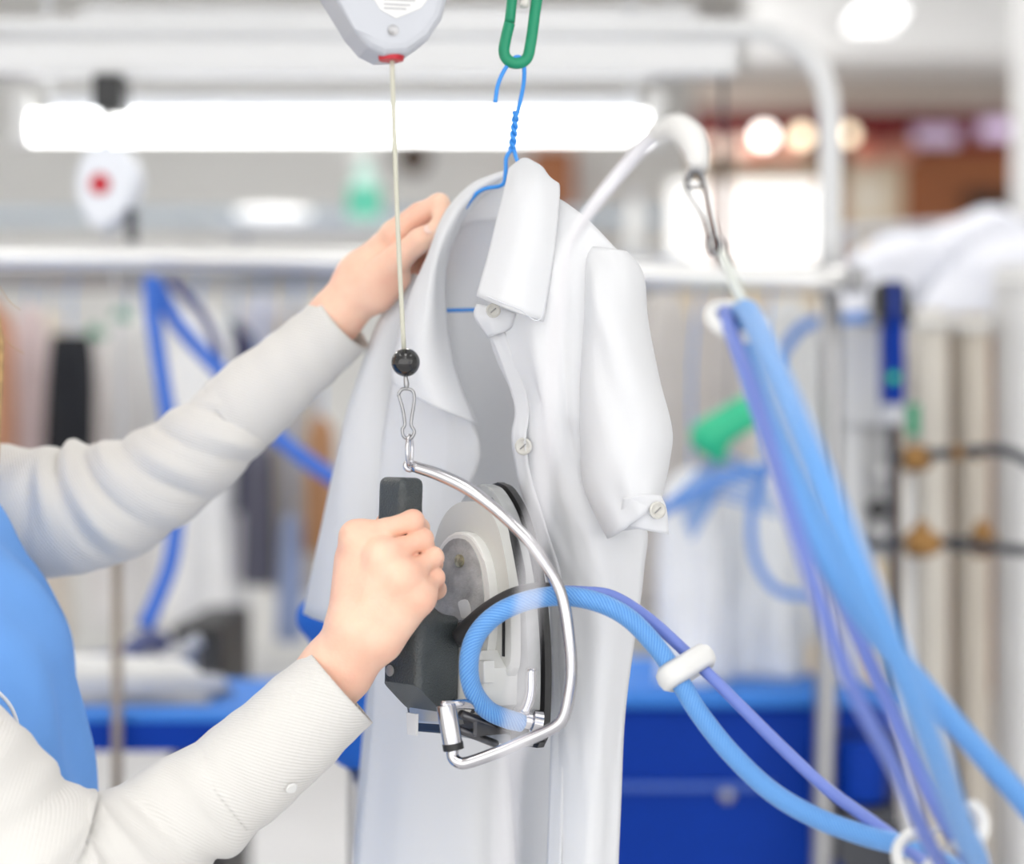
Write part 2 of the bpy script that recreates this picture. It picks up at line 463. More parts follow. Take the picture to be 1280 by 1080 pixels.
# rear cover
prism('rear_cover', [(-0.038, -0.022), (0.036, -0.022), (0.046, -0.034), (0.046, -0.062), (0.034, -0.073), (-0.038, -0.073)][::-1], FR, 0.024, 0.058, IWHITE, iron, 0.004)
prism('cover_tab', [(0.034, -0.028), (0.048, -0.028), (0.049, -0.044), (0.038, -0.047)][::-1], FR, 0.050, 0.0605, IWHITE, iron, 0.001)
prism('cover_slot', [(0.041, 0.002), (0.0435, 0.002), (0.0445, -0.026), (0.042, -0.026)][::-1], FR, 0.0355, 0.0368, BLACK, iron)
# handle: one moulded body
hp = [('b', L(0, -0.034, 0.079), (0.0205, 0.037, 0.0215), 0.006, IM)]
hg = [cone(L(0, -0.008, 0.088), L(0, 0.030, 0.094), 0.0165, 0.0118),
      cone(L(0.004, 0.030, 0.094), L(0.004, 0.062, 0.100), 0.0112, 0.0112),
      cone(L(-0.004, 0.030, 0.094), L(-0.004, 0.062, 0.100), 0.0112, 0.0112),
      ('b', L(0, 0.080, 0.1045), (0.0145, 0.025, 0.0115), 0.0055, IM)]
V, Q = nets([(0.004, hp), (0.012, hg)], 0.0013, k_between=0.016, relax=1)
# chamfer under the block
vl = np.array([[(Vector(p)-O).dot(B), (Vector(p)-O).dot(A), (Vector(p)-O).dot(C)] for p in V])
lim = -0.071+np.clip((vl[:, 2]-0.072)*0.85, 0, 0.03)
vl[:, 1] = np.maximum(vl[:, 1], lim)
V = np.array(O)+vl[:, :1]*np.array(B)+vl[:, 1:2]*np.array(A)+vl[:, 2:]*np.array(C)
handle = obj('handle', V, Q, GRIP, iron)
lathe('handle_screw', [(0.0042, 0), (0.0042, 0.001), (0.002, 0.0014)], L(-0.0105, -0.0385, 0.1005), C, ALU, handle, 16)
box_o = prism('handle_bracket', [(-0.018, -0.060), (0.024, -0.060), (0.030, -0.076), (-0.016, -0.079)][::-1], FR, 0.040, 0.076, mat('satin_steel', rgb(205, 205, 205), 0.35, 0.6), iron, 0.002)
prism('bottom_frame', [(-0.036, -0.070), (0.042, -0.070), (0.042, -0.084), (-0.030, -0.088)][::-1], FR, 0.014, 0.062, mat('dark_steel', rgb(95, 95, 98), 0.3, 0.9), iron, 0.002)
prism('clear_flap', [(-0.008, -0.070), (0.004, -0.070), (0.004, -0.086), (-0.006, -0.086)][::-1], FR, 0.084, 0.086, mat('clear_plastic', rgb(225, 225, 225), 0.2), iron)
# hinge barrel, hoop and hook eye
lathe('hinge_barrel', [(0.0072, 0), (0.0072, 0.029), (0.0066, 0.030)], P(566, 932, 1.475), P(558, 884, 1.475)-P(566, 932, 1.475), CHROME, iron, 20)
lathe('hinge_seal', [(0.0076, 0), (0.0076, 0.005)], P(567, 937, 1.475), P(558, 884, 1.475)-P(566, 932, 1.475), BLACK, iron, 20)
tube('hinge_arm', [P(552, 881, 1.474), P(580, 880, 1.482), P(608, 884, 1.51)], 0.0036, CHROME, iron, seg=8)
hoop_px = [(566, 936, 1.475), (566, 946, 1.474), (573, 953, 1.472), (586, 953, 1.471), (625, 939, 1.468), (672, 919, 1.463), (694, 908, 1.460), (705, 895, 1.459),
           (711, 870, 1.458), (714, 840, 1.457), (711, 795, 1.456), (704, 752, 1.457), (690, 718, 1.458), (662, 678, 1.461), (628, 644, 1.466), (588, 613, 1.473), (550, 594, 1.480), (517, 583, 1.486)]
hoop = tube('suspension_hoop', ppx(hoop_px), [0.0044]*15+[0.0048, 0.0046, 0.004], CHROME, iron, seg=16, n=6)
ring('hoop_eye', P(512, 582, 1.487), 0.0032, 0.0018, (0.3, -1, 0.1), CHROME, hoop)
# steam fittings below
for a_, b_, r_ in (((576, 893, 1.50), (640, 914, 1.535), 0.0035), ((574, 912, 1.50), (620, 930, 1.53), 0.003), ((590, 885, 1.515), (652, 905, 1.53), 0.004)):
    tube('linkage_rod', [P(*a_), P(*b_)], r_, mat('dark_steel', (0, 0, 0, 1)), iron, n=1, seg=10)
lathe('steam_nozzle', [(0.007, 0), (0.007, 0.014), (0.0095, 0.015), (0.0095, 0.022), (0.006, 0.023)], P(640, 897, 1.515), P(680, 905, 1.522)-P(640, 897, 1.515), CHROME, iron, 16)
tube('chrome_pipe', [P(664, 835, 1.520), P(663, 868, 1.518), P(655, 892, 1.515)], 0.0042, CHROME, iron, seg=10)
prism('rubber_stop', [(0.040, -0.072), (0.058, -0.070), (0.059, -0.090), (0.042, -0.094)][::-1], FR, 0.006, 0.026, BLACK, iron, 0.002)
tube('cable_boot', ppx([(574, 797, 1.512), (590, 784, 1.505), (612, 768, 1.496), (640, 752, 1.490), (668, 743, 1.488), (696, 739, 1.487)]), [0.007, 0.0085, 0.0095, 0.0095, 0.0085, 0.006], mat('rubber_boot', rgb(38, 38, 40), 0.6), iron, seg=14)
pbox('plug_socket', 571, 778, 588, 808, 1.508, 1.53, BLACK, iron, 0.002)

# ================================================================== hoses and clips
hoseA = ppx([(652, 903, 1.515), (632, 898, 1.508), (608, 886, 1.498), (591, 862, 1.488), (586, 830, 1.480), (594, 797, 1.476), (618, 770, 1.474), (655, 752, 1.474), (700, 745, 1.474), (745, 752, 1.470), (785, 772, 1.465),
             (820, 808, 1.458), (846, 846, 1.450), (875, 893, 1.440), (915, 943, 1.425), (965, 990, 1.405), (1020, 1022, 1.385), (1080, 1044, 1.360), (1140, 1060, 1.33), (1185, 1082, 1.29), (1215, 1100, 1.25), (1222, 1080, 1.19),
             (1200, 1030, 1.13), (1168, 940, 1.05), (1122, 825, 1.0), (1070, 705, 0.98), (1018, 580, 1.0), (968, 460, 1.10), (944, 405, 1.18), (932, 388, 1.215), (924, 405, 1.23),
             (938, 470, 1.20), (975, 570, 1.16), (1030, 690, 1.15), (1085, 778, 1.16), (1150, 855, 1.18), (1220, 935, 1.20), (1290, 1015, 1.22), (1420, 1180, 1.26), (1560, 1500, 1.30)])
ho = tag(tube('steam_hose', hoseA, 0.0072, HOSE, seg=14, n=8), 'thick braided light blue steam hose looping from the iron up to the hanging clip', 'hose')
cableB = ppx([(688, 739, 1.487), (725, 740, 1.492), (765, 745, 1.490), (808, 771, 1.483), (850, 808, 1.470), (885, 842, 1.455), (925, 882, 1.445), (975, 932, 1.425), (1030, 983, 1.400), (1080, 1020, 1.37), (1130, 1056, 1.335), (1170, 1090, 1.28), (1178, 1085, 1.23),
              (1160, 1052, 1.18), (1118, 960, 1.12), (1070, 868, 1.07), (1028, 760, 1.05), (988, 640, 1.06), (945, 500, 1.13), (910, 405, 1.21), (906, 392, 1.235), (915, 420, 1.24), (950, 520, 1.22), (1002, 640, 1.20), (1056, 760, 1.20), (1110, 880, 1.21), (1165, 1000, 1.23), (1230, 1110, 1.25), (1330, 1300, 1.29)])
tag(tube('power_cable', cableB, 0.0044, CABLE, seg=12, n=8), 'thin lavender blue power cable running beside the braided hose', 'cable')

def band_clip(name, label, pa, pb, ra, rb, axis, w, thick, m):
    """a flat loop round two hoses"""
    pa, pb = Vector(pa), Vector(pb); ax = Vector(axis).normalized()
    X = (pb-pa); X = (X-ax*X.dot(ax)); Ln = X.length; X.normalize(); Y = ax.cross(X)
    path = []
    for i in range(13):
        t = PI/2+PI*i/12; path.append(pa+X*math.cos(t)*ra+Y*math.sin(t)*ra)
    for i in range(13):
        t = -PI/2+PI*i/12; path.append(pb+X*math.cos(t)*rb+Y*math.sin(t)*rb)
    V, Fc = [], []
    q = [(-w/2, 0), (-w*.3, thick*.8), (0, thick), (w*.3, thick*.8), (w/2, 0), (w*.3, -thick*.4), (-w*.3, -thick*.4)]
    c0 = (pa+pb)/2
    N = len(path)
    for i, p in enumerate(path):
        T = (path[(i+1) % N]-path[i-1]).normalized(); nrm = ax.cross(T); nrm = -nrm if nrm.dot(p-c0) < 0 else nrm
        for a, b in q: V.append(p+ax*a+nrm*b)
    k = len(q)
    for i in range(N):
        for j in range(k):
            i2, j2 = (i+1) % N, (j+1) % k
            Fc.append((i*k+j, i2*k+j, i2*k+j2, i*k+j2))
    t = thing(name, label, 'clip', c0)
    obj('band', V, Fc, m, t)
    lathe('pinch_stud', [(0.0035, 0), (0.0035, thick*1.6), (0.002, thick*2)], c0-Y*(ra*0.9), -Y, m, t, 12)
    return t
ax1 = P(862, 868, 1.445)-P(835, 822, 1.455)
band_clip('hose_clip', 'small white rubber clip tying hose and cable just right of the shirt', P(845, 843, 1.451), P(873, 825, 1.462), 0.0092, 0.0075, ax1, 0.018, 0.0050, WPLAST)
ax2 = P(1200, 1045, 1.25)-P(1150, 1062, 1.25)
band_clip('hose_clip', 'blurred white rubber clip gathering the hoses at the bottom right', P(1150, 1070, 1.27), P(1200, 1030, 1.20), 0.013, 0.0125, P(1190, 1020, 1.21)-P(1170, 1075, 1.28), 0.016, 0.005, WPLAST)
hc = thing('hose_hanger', 'white split ring hose holder on a metal strap below the snap hook', 'hose holder', P(922, 400, 1.22))
ring('holder_ring', P(922, 402, 1.222), 0.0165, 0.0042, (0.2, -0.55, 0.8), WPLAST, hc)
tube('strap', [P(930, 384, 1.215), P(914, 345, 1.21), P(899, 312, 1.205)], [0.0038, 0.0034, 0.0028], mat('pale_strap', rgb(215, 218, 210), 0.35, 0.3), hc, seg=10)
ring('strap_ring', P(894, 308, 1.205), 0.0062, 0.0011, (0.5, -1, 0.3), STEEL, hc)

# ---- hose boom: a bent rod standing on the floor, in front of the shirt
boom = thing('hose_boom', 'white bent boom rod standing close in front of the shirt', 'boom', (0.0, 0.85, 0))
bp = ppx([(876, 205, 1.22), (872, 180, 1.225), (856, 163, 1.235), (832, 163, 1.25), (800, 188, 1.27), (760, 235, 1.28), (726, 281, 1.25), (708, 318, 1.17), (696, 400, 1.04), (684, 520, 0.95), (670, 660, 0.89), (656, 800, 0.86), (643, 940, 0.85), (632, 1080, 0.85)])
bp.append(Vector((bp[-1].x-0.004, 0.85, 0.75))); bp.append(Vector((bp[-1].x, 0.85, 0.03)))
tube('rod', bp, [0.0034, 0.0036, 0.004, 0.0042, 0.0044, 0.0044, 0.0038, 0.0028, 0.0022, 0.0020, 0.0020, 0.0020, 0.0020, 0.0020, 0.0022, 0.003], PALE, boom, seg=12)
lathe('base_disc', [(0.16, 0), (0.16, 0.012), (0.03, 0.03), (0.012, 0.06)], (bp[-1].x, 0.85, 0.0), (0, 0, 1), WHITEP, boom, 32)
tube('rod_joint', ppx([(820, 168, 1.255), (846, 160, 1.24), (866, 178, 1.228), (874, 212, 1.22)]), [0.005, 0.0085, 0.009, 0.006], mat('grey_rubber', rgb(215, 214, 212), 0.5), boom, seg=14)
ring('end_eye', P(868, 222, 1.218), 0.0055, 0.0013, (0.2, -1, 0), STEEL, boom)
sh = tube('snap_hook', ppx([(866, 214, 1.217), (858, 228, 1.216), (862, 245, 1.215), (878, 270, 1.213), (888, 300, 1.207), (893, 316, 1.205), (899, 312, 1.204), (897, 300, 1.205), (888, 265, 1.210), (882, 235, 1.214), (876, 222, 1.216), (870, 216, 1.217)]), 0.0015, DARKP, seg=8)
tag(sh, 'thin steel snap hook on the boom tip carrying the hose holder', 'hook')

# ================================================================== spring balancer with its cord
OV_Z = CZ+0.43
ovr = thing('overhead_rail', 'white overhead rail the balancer and carabiner hang from', 'rail', (0, 1.45, OV_Z))
box('beam', (-1.6, 1.40, OV_Z), (1.6, 1.46, OV_Z+0.05), WHITEP, ovr)
for x in (-1.5, 1.5): tube('drop_rod', [Vector((x, 1.43, OV_Z+0.05)), Vector((x, 1.43, 3.6))], 0.012, WHITEP, ovr, n=1)
bal = thing('spring_balancer', 'light grey spring balancer case hanging at the top edge, in focus', 'balancer', P(482, 0, 1.42))
OB = P(482, 0, 1.42); fr2 = (OB, Vector((0.97, 0.24, 0)).normalized(), Vector((0, 0, 1)), Vector((0.24, -0.97, 0)).normalized())
k_ = 1.42/F
def bo(l): return [((u-482)*k_, -v*k_) for u, v in l]
body_poly = bo([(388, -40), (384, -110), (400, -170), (440, -205), (510, -205), (550, -175), (570, -110), (566, -30), (552, 22), (535, 48), (508, 68), (478, 71), (458, 62), (440, 42)])[::-1]
prism('case', body_poly, fr2, -0.034, 0.010, GPLAST, bal, 0.007, 3)
lab = prism('label_plate', bo([(462, -50), (525, -50), (536, -5), (523, 12), (492, 26), (472, 16), (456, -8)])[::-1], fr2, 0.0098, 0.0106, WPLAST, bal)
for v0 in (-4, 2, 8, 13): prism('print_line', bo([(476, v0), (518-v0, v0), (518-v0, v0+2.2), (476, v0+2.2)])[::-1], fr2, 0.0106, 0.0108, mat('grey_print', rgb(170, 170, 175), 0.6), lab)
lathe('screw', [(0.0038, 0), (0.0038, 0.001), (0.0022, 0.0004)], OB+fr2[1]*((488-482)*k_)-Vector((0, 0, 41*k_))+fr2[3]*0.0098, fr2[3], STEEL, bal, 16)
lathe('cord_outlet', [(0.0085, 0), (0.0092, 0.003), (0.0092, 0.007)], P(489, 76, 1.425), (0, 0, 1), RED, bal, 20)
tube('hanging_hook', [P(480, -200, 1.425), P(478, -215, 1.425), Vector((P(478, 0, 1.425).x, 1.425, OV_Z))], 0.004, STEEL, bal)
tube('cord', ppx([(490, 74, 1.425), (493, 170, 1.440), (498, 300, 1.460), (505, 440, 1.482)]), 0.0017, mat('cream_cord', rgb(205, 204, 188), 0.8), bal, seg=8)
bl = ball('stop_ball', P(507, 453, 1.484), 0.0104, mat('glossy_black', rgb(18, 18, 20), 0.12, coat=0.5), bal)
tube('swivel_eye', ppx([(507, 470, 1.485), (508, 480, 1.485), (508, 488, 1.485)]), [0.0014, 0.0020, 0.0012], STEEL, bal, seg=8)
sn = tube('snap_hook', ppx([(498, 493, 1.484), (502, 487, 1.484), (509, 486, 1.485), (516, 489, 1.485), (518, 500, 1.485), (515, 520, 1.486), (514, 531, 1.486), (518, 540, 1.486), (513, 548, 1.486), (505, 546, 1.485), (503, 537, 1.485), (506, 530, 1.485), (503, 510, 1.484), (498, 493, 1.484)]), 0.0012, STEEL, seg=8)
tag(sn, 'small steel snap hook below the black ball on the cord', 'hook')
tag(ring('hook_link', P(512, 563, 1.486), 0.0047, 0.0013, (1, -0.35, 0.0), CHROME, sy=2.3), 'oblong chrome link between snap hook and iron hoop', 'link')

# ================================================================== carabiner and wire hanger
car = thing('carabiner', 'green plastic carabiner holding the blue wire hanger', 'carabiner', P(650, 80, 1.6))
cp = [(637, 29, 1.60), (633, 45, 1.60), (630, 65, 1.60), (636, 76, 1.60), (648, 79, 1.60), (659, 72, 1.60), (664, 50, 1.60), (668, 20, 1.60), (672, -15, 1.60), (664, -30, 1.60), (650, -32, 1.60), (641, -22, 1.60)]
tube('hook_body', ppx(cp), 0.0045, GREEN, car, seg=14)
tube('gate', ppx([(641, -22, 1.60), (640, 0, 1.60), (637, 28, 1.60)]), [0.0045, 0.0042, 0.0042], GREEN, car, seg=14)
tt = tag(tube('hanging_loop', [P(655, 8, 1.596), P(657, -10, 1.6), P(658, -25, 1.603), P(656, -45, 1.60), Vector((P(656, 0, 1.6).x, 1.55, OV_Z+0.03)), Vector((P(656, 0, 1.6).x, 1.44, OV_Z+0.054))], 0.0035, mat('white_tape', rgb(225, 222, 216), 0.8), seg=10), 'white tape loop the green carabiner is clipped to', 'loop')
hw = thing('wire_hanger', 'blue coated wire hanger inside the white shirt', 'hanger', P(640, 215, 1.63))
tube('hook', ppx([(619, 128, 1.60), (623, 104, 1.60), (634, 82, 1.60), (646, 71, 1.60), (654, 78, 1.60), (655, 100, 1.605), (650, 128, 1.61), (644, 150, 1.615)]), 0.0017, BLUEWIRE, hw, seg=8)
tw = []
for i in range(25):
    t = i/24; a = t*PI*5
    tw.append((645-5*t+math.cos(a)*2.6, 140+46*t, 1.615+0.010*t+math.sin(a)*0.0016))
tube('twist', ppx(tw), 0.0017, BLUEWIRE, hw, seg=8, n=2)
tube('twist', ppx([(2*(645-5*i/24)-p[0], p[1], 2*(1.615+0.010*i/24)-p[2]) for i, p in enumerate(tw)]), 0.0017, BLUEWIRE, hw, seg=8, n=2)
tube('shoulder_wire', ppx([(640, 186, 1.625), (633, 197, 1.626), (632, 215, 1.628), (628, 231, 1.632), (606, 236, 1.643), (592, 246, 1.652), (574, 272, 1.662), (545, 325, 1.70), (512, 372, 1.725), (506, 384, 1.73), (515, 389, 1.725), (560, 388, 1.70), (600, 387, 1.675), (700, 384, 1.61), (768, 378, 1.565), (776, 366, 1.560), (762, 335, 1.565), (712, 274, 1.595), (665, 224, 1.617), (648, 203, 1.622), (642, 186, 1.625)]), 0.0017, BLUEWIRE, hw, seg=8)

# ================================================================== the white shirt on the hanger
shirt = thing('short_sleeved_shirt', 'white short sleeved button shirt hanging open on the blue hanger', 'shirt', P(620, 1000, 1.62))
def wrinkle(seed, amp, sc=(3, 2)):
    rng = np.random.RandomState(seed)
    ks = [(rng.uniform(-1, 1)*sc[0]*2*PI, rng.uniform(-1, 1)*sc[1]*2*PI, rng.uniform(0, 6.28)) for _ in range(6)]
    def f(s, t):
        o = 0
        for a, b, c in ks: o = o+np.sin(a*s+b*t+c)
        return amp*o/6
    return f
def crease(s, t, s0, t0, s1, t1, w, amp):
    """a soft fold running from (s0, t0) to (s1, t1)"""
    dx, dy = s1-s0, t1-t0; l2 = dx*dx+dy*dy
    k = np.clip(((s-s0)*dx+(t-t0)*dy)/l2, 0, 1)
    dist = np.sqrt((s-s0-k*dx)**2+(t-t0-k*dy)**2)
    return amp*np.exp(-(dist/w)**2)*np.sin(np.clip(k, 0.02, 0.98)*PI)**0.5
w1 = wrinkle(3, 0.004, (2.2, 2.0)); w1b = wrinkle(5, 0.0012, (6, 5))
grid_patch('back_panel', [
    [(545, 300, 1.715), (590, 272, 1.695), (640, 250, 1.67), (700, 262, 1.635), (762, 312, 1.60)],
    [(500, 400, 1.775), (560, 400, 1.765), (620, 400, 1.74), (690, 400, 1.68), (750, 400, 1.62)],
    [(478, 500, 1.79), (545, 500, 1.785), (620, 500, 1.765), (695, 500, 1.71), (752, 500, 1.65)],
    [(470, 640, 1.80), (545, 640, 1.79), (620, 640, 1.775), (700, 640, 1.72), (775, 650, 1.66)],
    [(464, 800, 1.80), (540, 800, 1.79), (620, 800, 1.78), (700, 800, 1.73), (780, 800, 1.66)],
    [(450, 960, 1.80), (540, 960, 1.79), (620, 960, 1.78), (700, 960, 1.735), (768, 960, 1.67)],
    [(440, 1100, 1.80), (540, 1100, 1.79), (620, 1100, 1.78), (700, 1100, 1.735), (764, 1100, 1.67)],
    [(432, 1260, 1.80), (540, 1270, 1.79), (620, 1275, 1.78), (700, 1270, 1.735), (758, 1260, 1.67)]], CLOTH, shirt, n=6,
    disp=lambda s, t: w1(s, t)+w1b(s, t))
w2 = wrinkle(11, 0.0022, (2.5, 3)); 
rf_d = lambda s, t: w2(s, t)+wrinkle(12, 0.0010, (7, 9))(s, t)+crease(s, t, 0.62, 0.30, 0.98, 0.47, 0.05, -0.006)+crease(s, t, 0.75, 0.45, 0.98, 0.44, 0.04, 0.006)+crease(s, t, 0.45, 0.05, 0.50, 0.42, 0.09, 0.006)+crease(s, t, 0.72, 0.10, 0.66, 0.36, 0.05, -0.005)+crease(s, t, 0.1, 0.5, 0.5, 0.66, 0.03, -0.0012)
rf = grid_patch('front_panel', [
    [(655, 258, 1.585), (690, 246, 1.580), (731, 272, 1.563), (778, 318, 1.548)],
    [(636, 330, 1.580), (662, 330, 1.562), (705, 335, 1.548), (760, 350, 1.545)],
    [(612, 415, 1.582), (650, 412, 1.562), (700, 410, 1.545), (752, 415, 1.545)],
    [(642, 500, 1.585), (675, 500, 1.560), (705, 505, 1.543), (748, 510, 1.548)],
    [(640, 548, 1.590), (675, 548, 1.570), (710, 552, 1.550), (752, 556, 1.555)],
    [(648, 600, 1.595), (682, 604, 1.580), (718, 610, 1.560), (765, 612, 1.562)],
    [(666, 660, 1.600), (700, 668, 1.585), (742, 675, 1.560), (806, 655, 1.585)],
    [(684, 720, 1.605), (712, 728, 1.580), (752, 735, 1.560), (803, 715, 1.585)],
    [(690, 800, 1.605), (716, 805, 1.580), (752, 808, 1.565), (794, 795, 1.585)],
    [(690, 900, 1.605), (714, 900, 1.580), (748, 903, 1.570), (782, 895, 1.590)],
    [(687, 1000, 1.61), (712, 1000, 1.585), (744, 1000, 1.575), (775, 1000, 1.595)],
    [(683, 1120, 1.61), (708, 1120, 1.590), (740, 1120, 1.580), (769, 1120, 1.60)],
    [(678, 1260, 1.61), (705, 1265, 1.590), (738, 1268, 1.580), (764, 1260, 1.60)]], CLOTH, shirt, n=8, disp=rf_d)
# placket strip with its stitched edge, slightly proud of the front panel
pk = [(640, 548, 1.583), (648, 600, 1.588), (666, 660, 1.595), (684, 720, 1.599), (690, 800, 1.599), (690, 900, 1.599), (687, 1000, 1.603), (683, 1120, 1.603), (678, 1260, 1.604)]
pl_rows = [[(612, 415, 1.578), (630, 414, 1.571)], [(642, 500, 1.580), (660, 500, 1.571)]]+[[(u, v, d), (u+17, v+2, d-0.012)] for u, v, d in pk]
grid_patch('placket', pl_rows, CLOTH, rf, n=6, thick=0.0014, disp=lambda s, t: wrinkle(12, 0.0010, (2, 9))(s, t))
w3 = wrinkle(21, 0.003, (2.5, 2.2))
lf = grid_patch('front_panel', [
    [(500, 430, 1.715), (515, 445, 1.69), (535, 455, 1.675), (552, 465, 1.675)],
    [(490, 480, 1.715), (515, 490, 1.69), (550, 500, 1.67), (582, 512, 1.665)],
    [(478, 560, 1.725), (512, 560, 1.70), (555, 562, 1.672), (601, 568, 1.67)],
    [(470, 640, 1.73), (512, 640, 1.70), (548, 640, 1.685), (578, 642, 1.69)],
    [(466, 760, 1.73), (512, 760, 1.71), (560, 760, 1.70), (592, 765, 1.71)],
    [(462, 880, 1.73), (520, 880, 1.705), (580, 880, 1.695), (626, 885, 1.71)],
    [(451, 1000, 1.73), (518, 1000, 1.705), (585, 1000, 1.695), (640, 1000, 1.71)],
    [(438, 1120, 1.73), (512, 1120, 1.705), (585, 1120, 1.695), (645, 1120, 1.71)],
    [(428, 1260, 1.73), (508, 1268, 1.705), (585, 1268, 1.695), (650, 1260, 1.71)]], CLOTH, shirt, n=7,
    disp=lambda s, t: w3(s, t)+wrinkle(22, 0.0009, (6, 6))(s, t)+crease(s, t, 0.35, 0.1, 0.4, 0.5, 0.06, 0.005)+crease(s, t, 0.62, 0.08, 0.6, 0.4, 0.07, -0.004))
# collar: stand behind the neck, the two leaves
grid_patch('collar_stand', [
    [(563, 262, 1.695), (585, 236, 1.68), (612, 222, 1.665), (645, 214, 1.645)],
    [(560, 272, 1.700), (584, 250, 1.685), (612, 238, 1.67), (650, 235, 1.648)],
    [(557, 292, 1.705), (583, 281, 1.692), (612, 277, 1.675), (650, 275, 1.655)]], CLOTH, shirt, n=6)
w4 = wrinkle(31, 0.0016, (3, 4))
colL = grid_patch('collar_leaf', [
    [(634, 214, 1.655), (633, 219, 1.645), (632, 226, 1.650)],
    [(610, 221, 1.665), (612, 227, 1.652), (614, 234, 1.660)],
    [(586, 233, 1.668), (591, 241, 1.650), (597, 250, 1.662)],
    [(556, 268, 1.670), (564, 275, 1.645), (574, 283, 1.665)],
    [(534, 320, 1.665), (547, 322, 1.638), (560, 324, 1.668)],
    [(515, 363, 1.660), (537, 370, 1.630), (557, 376, 1.662)],
    [(499, 415, 1.660), (530, 425, 1.625), (562, 432, 1.652)],
    [(490, 462, 1.660), (532, 474, 1.625), (577, 482, 1.645)],
    [(490, 478, 1.660), (540, 507, 1.625), (596, 531, 1.642)]], CLOTH, shirt, n=7, disp=lambda s, t: w4(s, t), thick=0.0022)
colR = grid_patch('collar_leaf', [
    [(636, 222, 1.625), (654, 212, 1.625), (672, 218, 1.615), (688, 234, 1.600)],
    [(637, 212, 1.600), (655, 200, 1.595), (674, 208, 1.585), (692, 232, 1.582)],
    [(631, 238, 1.572), (652, 232, 1.558), (676, 234, 1.555), (699, 238, 1.566)],
    [(615, 303, 1.558), (641, 308, 1.540), (666, 314, 1.538), (692, 318, 1.550)],
    [(597, 371, 1.550), (624, 382, 1.532), (650, 392, 1.530), (679, 402, 1.540)]], CLOTH, shirt, n=8, thick=0.0024, disp=lambda s, t: wrinkle(33, 0.0010, (3, 3))(s, t))
# stitched hem of the collar leaf
tube('stitching', ppx([(694, 252, 1.5635), (689, 315, 1.5485), (676, 397, 1.5385), (650, 387, 1.5285), (624, 377, 1.5305), (601, 367, 1.5480)]), 0.0005, mat('stitch', rgb(225, 227, 232), 0.9), colR, seg=6)
tab = grid_patch('collar_tab', [
    [(596, 380, 1.570), (620, 384, 1.560), (646, 392, 1.565)],
    [(593, 396, 1.570), (616, 400, 1.560), (640, 408, 1.568)],
    [(611, 422, 1.572), (620, 418, 1.566), (632, 414, 1.570)]], CLOTH, shirt, n=5)
BUTTON = mat('pearl_button', rgb(205, 203, 196), 0.25, coat=0.5, noise=0.12, nscale=300)
def button(u, v, d, r, parent, nrm=(0.1, -1, 0.05)):
    b = lathe('button', [(r*0.9, 0), (r, 0.0008), (r, 0.0018), (r*0.8, 0.0024), (r*0.55, 0.0016), (0.0002, 0.0016)], P(u, v, d), nrm, BUTTON, parent, 22)
    n_ = Vector(nrm).normalized(); t1 = n_.cross(Vector((0, 0, 1))).normalized(); t2 = n_.cross(t1)
    c_ = P(u, v, d)+n_*0.0021
    tube('thread', [c_+t1*r*.35+t2*r*.3, c_+n_*0.0006, c_-t1*r*.35-t2*r*.3], 0.0005, mat('grey_thread', rgb(150, 150, 150), 0.9), b, seg=6, n=3)
button(617, 388, 1.557, 0.0056, tab, (-0.1, -1, -0.1))
button(655, 558, 1.574, 0.0068, rf, (-0.35, -1, 0.0))
# sleeves
def slv(seed, amp):
    f = wrinkle(seed, amp, (2, 2))
    return lambda t, a: float(f(np.float64(math.cos(a)*0.4), np.float64(t)))+0.25*float(f(np.float64(a), np.float64(t*2)))
sR = loft('sleeve', [(742, 312, 1.57, 778, 314, 1.545, 0.012), (738, 345, 1.565, 798, 342, 1.545, 0.026), (734, 400, 1.56, 806, 400, 1.545, 0.036), (727, 480, 1.555, 822, 470, 1.545, 0.042),
                     (727, 560, 1.548, 839, 535, 1.545, 0.045), (732, 612, 1.545, 836, 575, 1.545, 0.046), (762, 672, 1.535, 824, 622, 1.54, 0.040)], CLOTH, shirt, seg=48, n=7, disp=slv(41, 0.16), thick=0.001)
grid_patch('sleeve_cuff', [
    [(779, 622, 1.500), (803, 618, 1.497), (826, 619, 1.503)],
    [(776, 638, 1.506), (804, 638, 1.500), (833, 636, 1.506)],
    [(771, 654, 1.512), (804, 662, 1.505), (836, 668, 1.510)]], CLOTH, sR, n=6)
button(821, 638, 1.501, 0.0064, sR, (0.35, -1, 0.1))
grid_patch('cuff_lining', [
    [(768, 640, 1.545), (800, 636, 1.535), (826, 632, 1.535)],
    [(766, 665, 1.54), (790, 662, 1.535), (812, 658, 1.54)]], CLOTH, sR, n=5)
loft('sleeve', [(520, 345, 1.74, 540, 345, 1.72, 0.012), (494, 395, 1.76, 530, 395, 1.73, 0.025), (466, 465, 1.77, 520, 462, 1.74, 0.032), (438, 545, 1.775, 515, 545, 1.745, 0.036), (411, 650, 1.78, 505, 655, 1.75, 0.038), (384, 765, 1.785, 497, 795, 1.755, 0.038)],
     CLOTH, shirt, seg=40, n=6, disp=slv(44, 0.14), thick=0.001)

# ================================================================== the person
person = thing('person', 'person in ribbed white blouse and blue apron ironing the shirt, cropped at the edge', 'person', (P(-180, 540, 1.62).x, 1.62, 0))
def nets_hand(pal, fings, thb, h, k_between=0.006, relax=1):
    # fingers keep a crisp crease between each other, and blend into the palm
    return nets([('F', 0.0005, fings), ('F', 0.0, [pal]), ('F', 0.0, [thb]), ('F', 0.0, [tend])], h, k_between=0.0075, relax=relax)
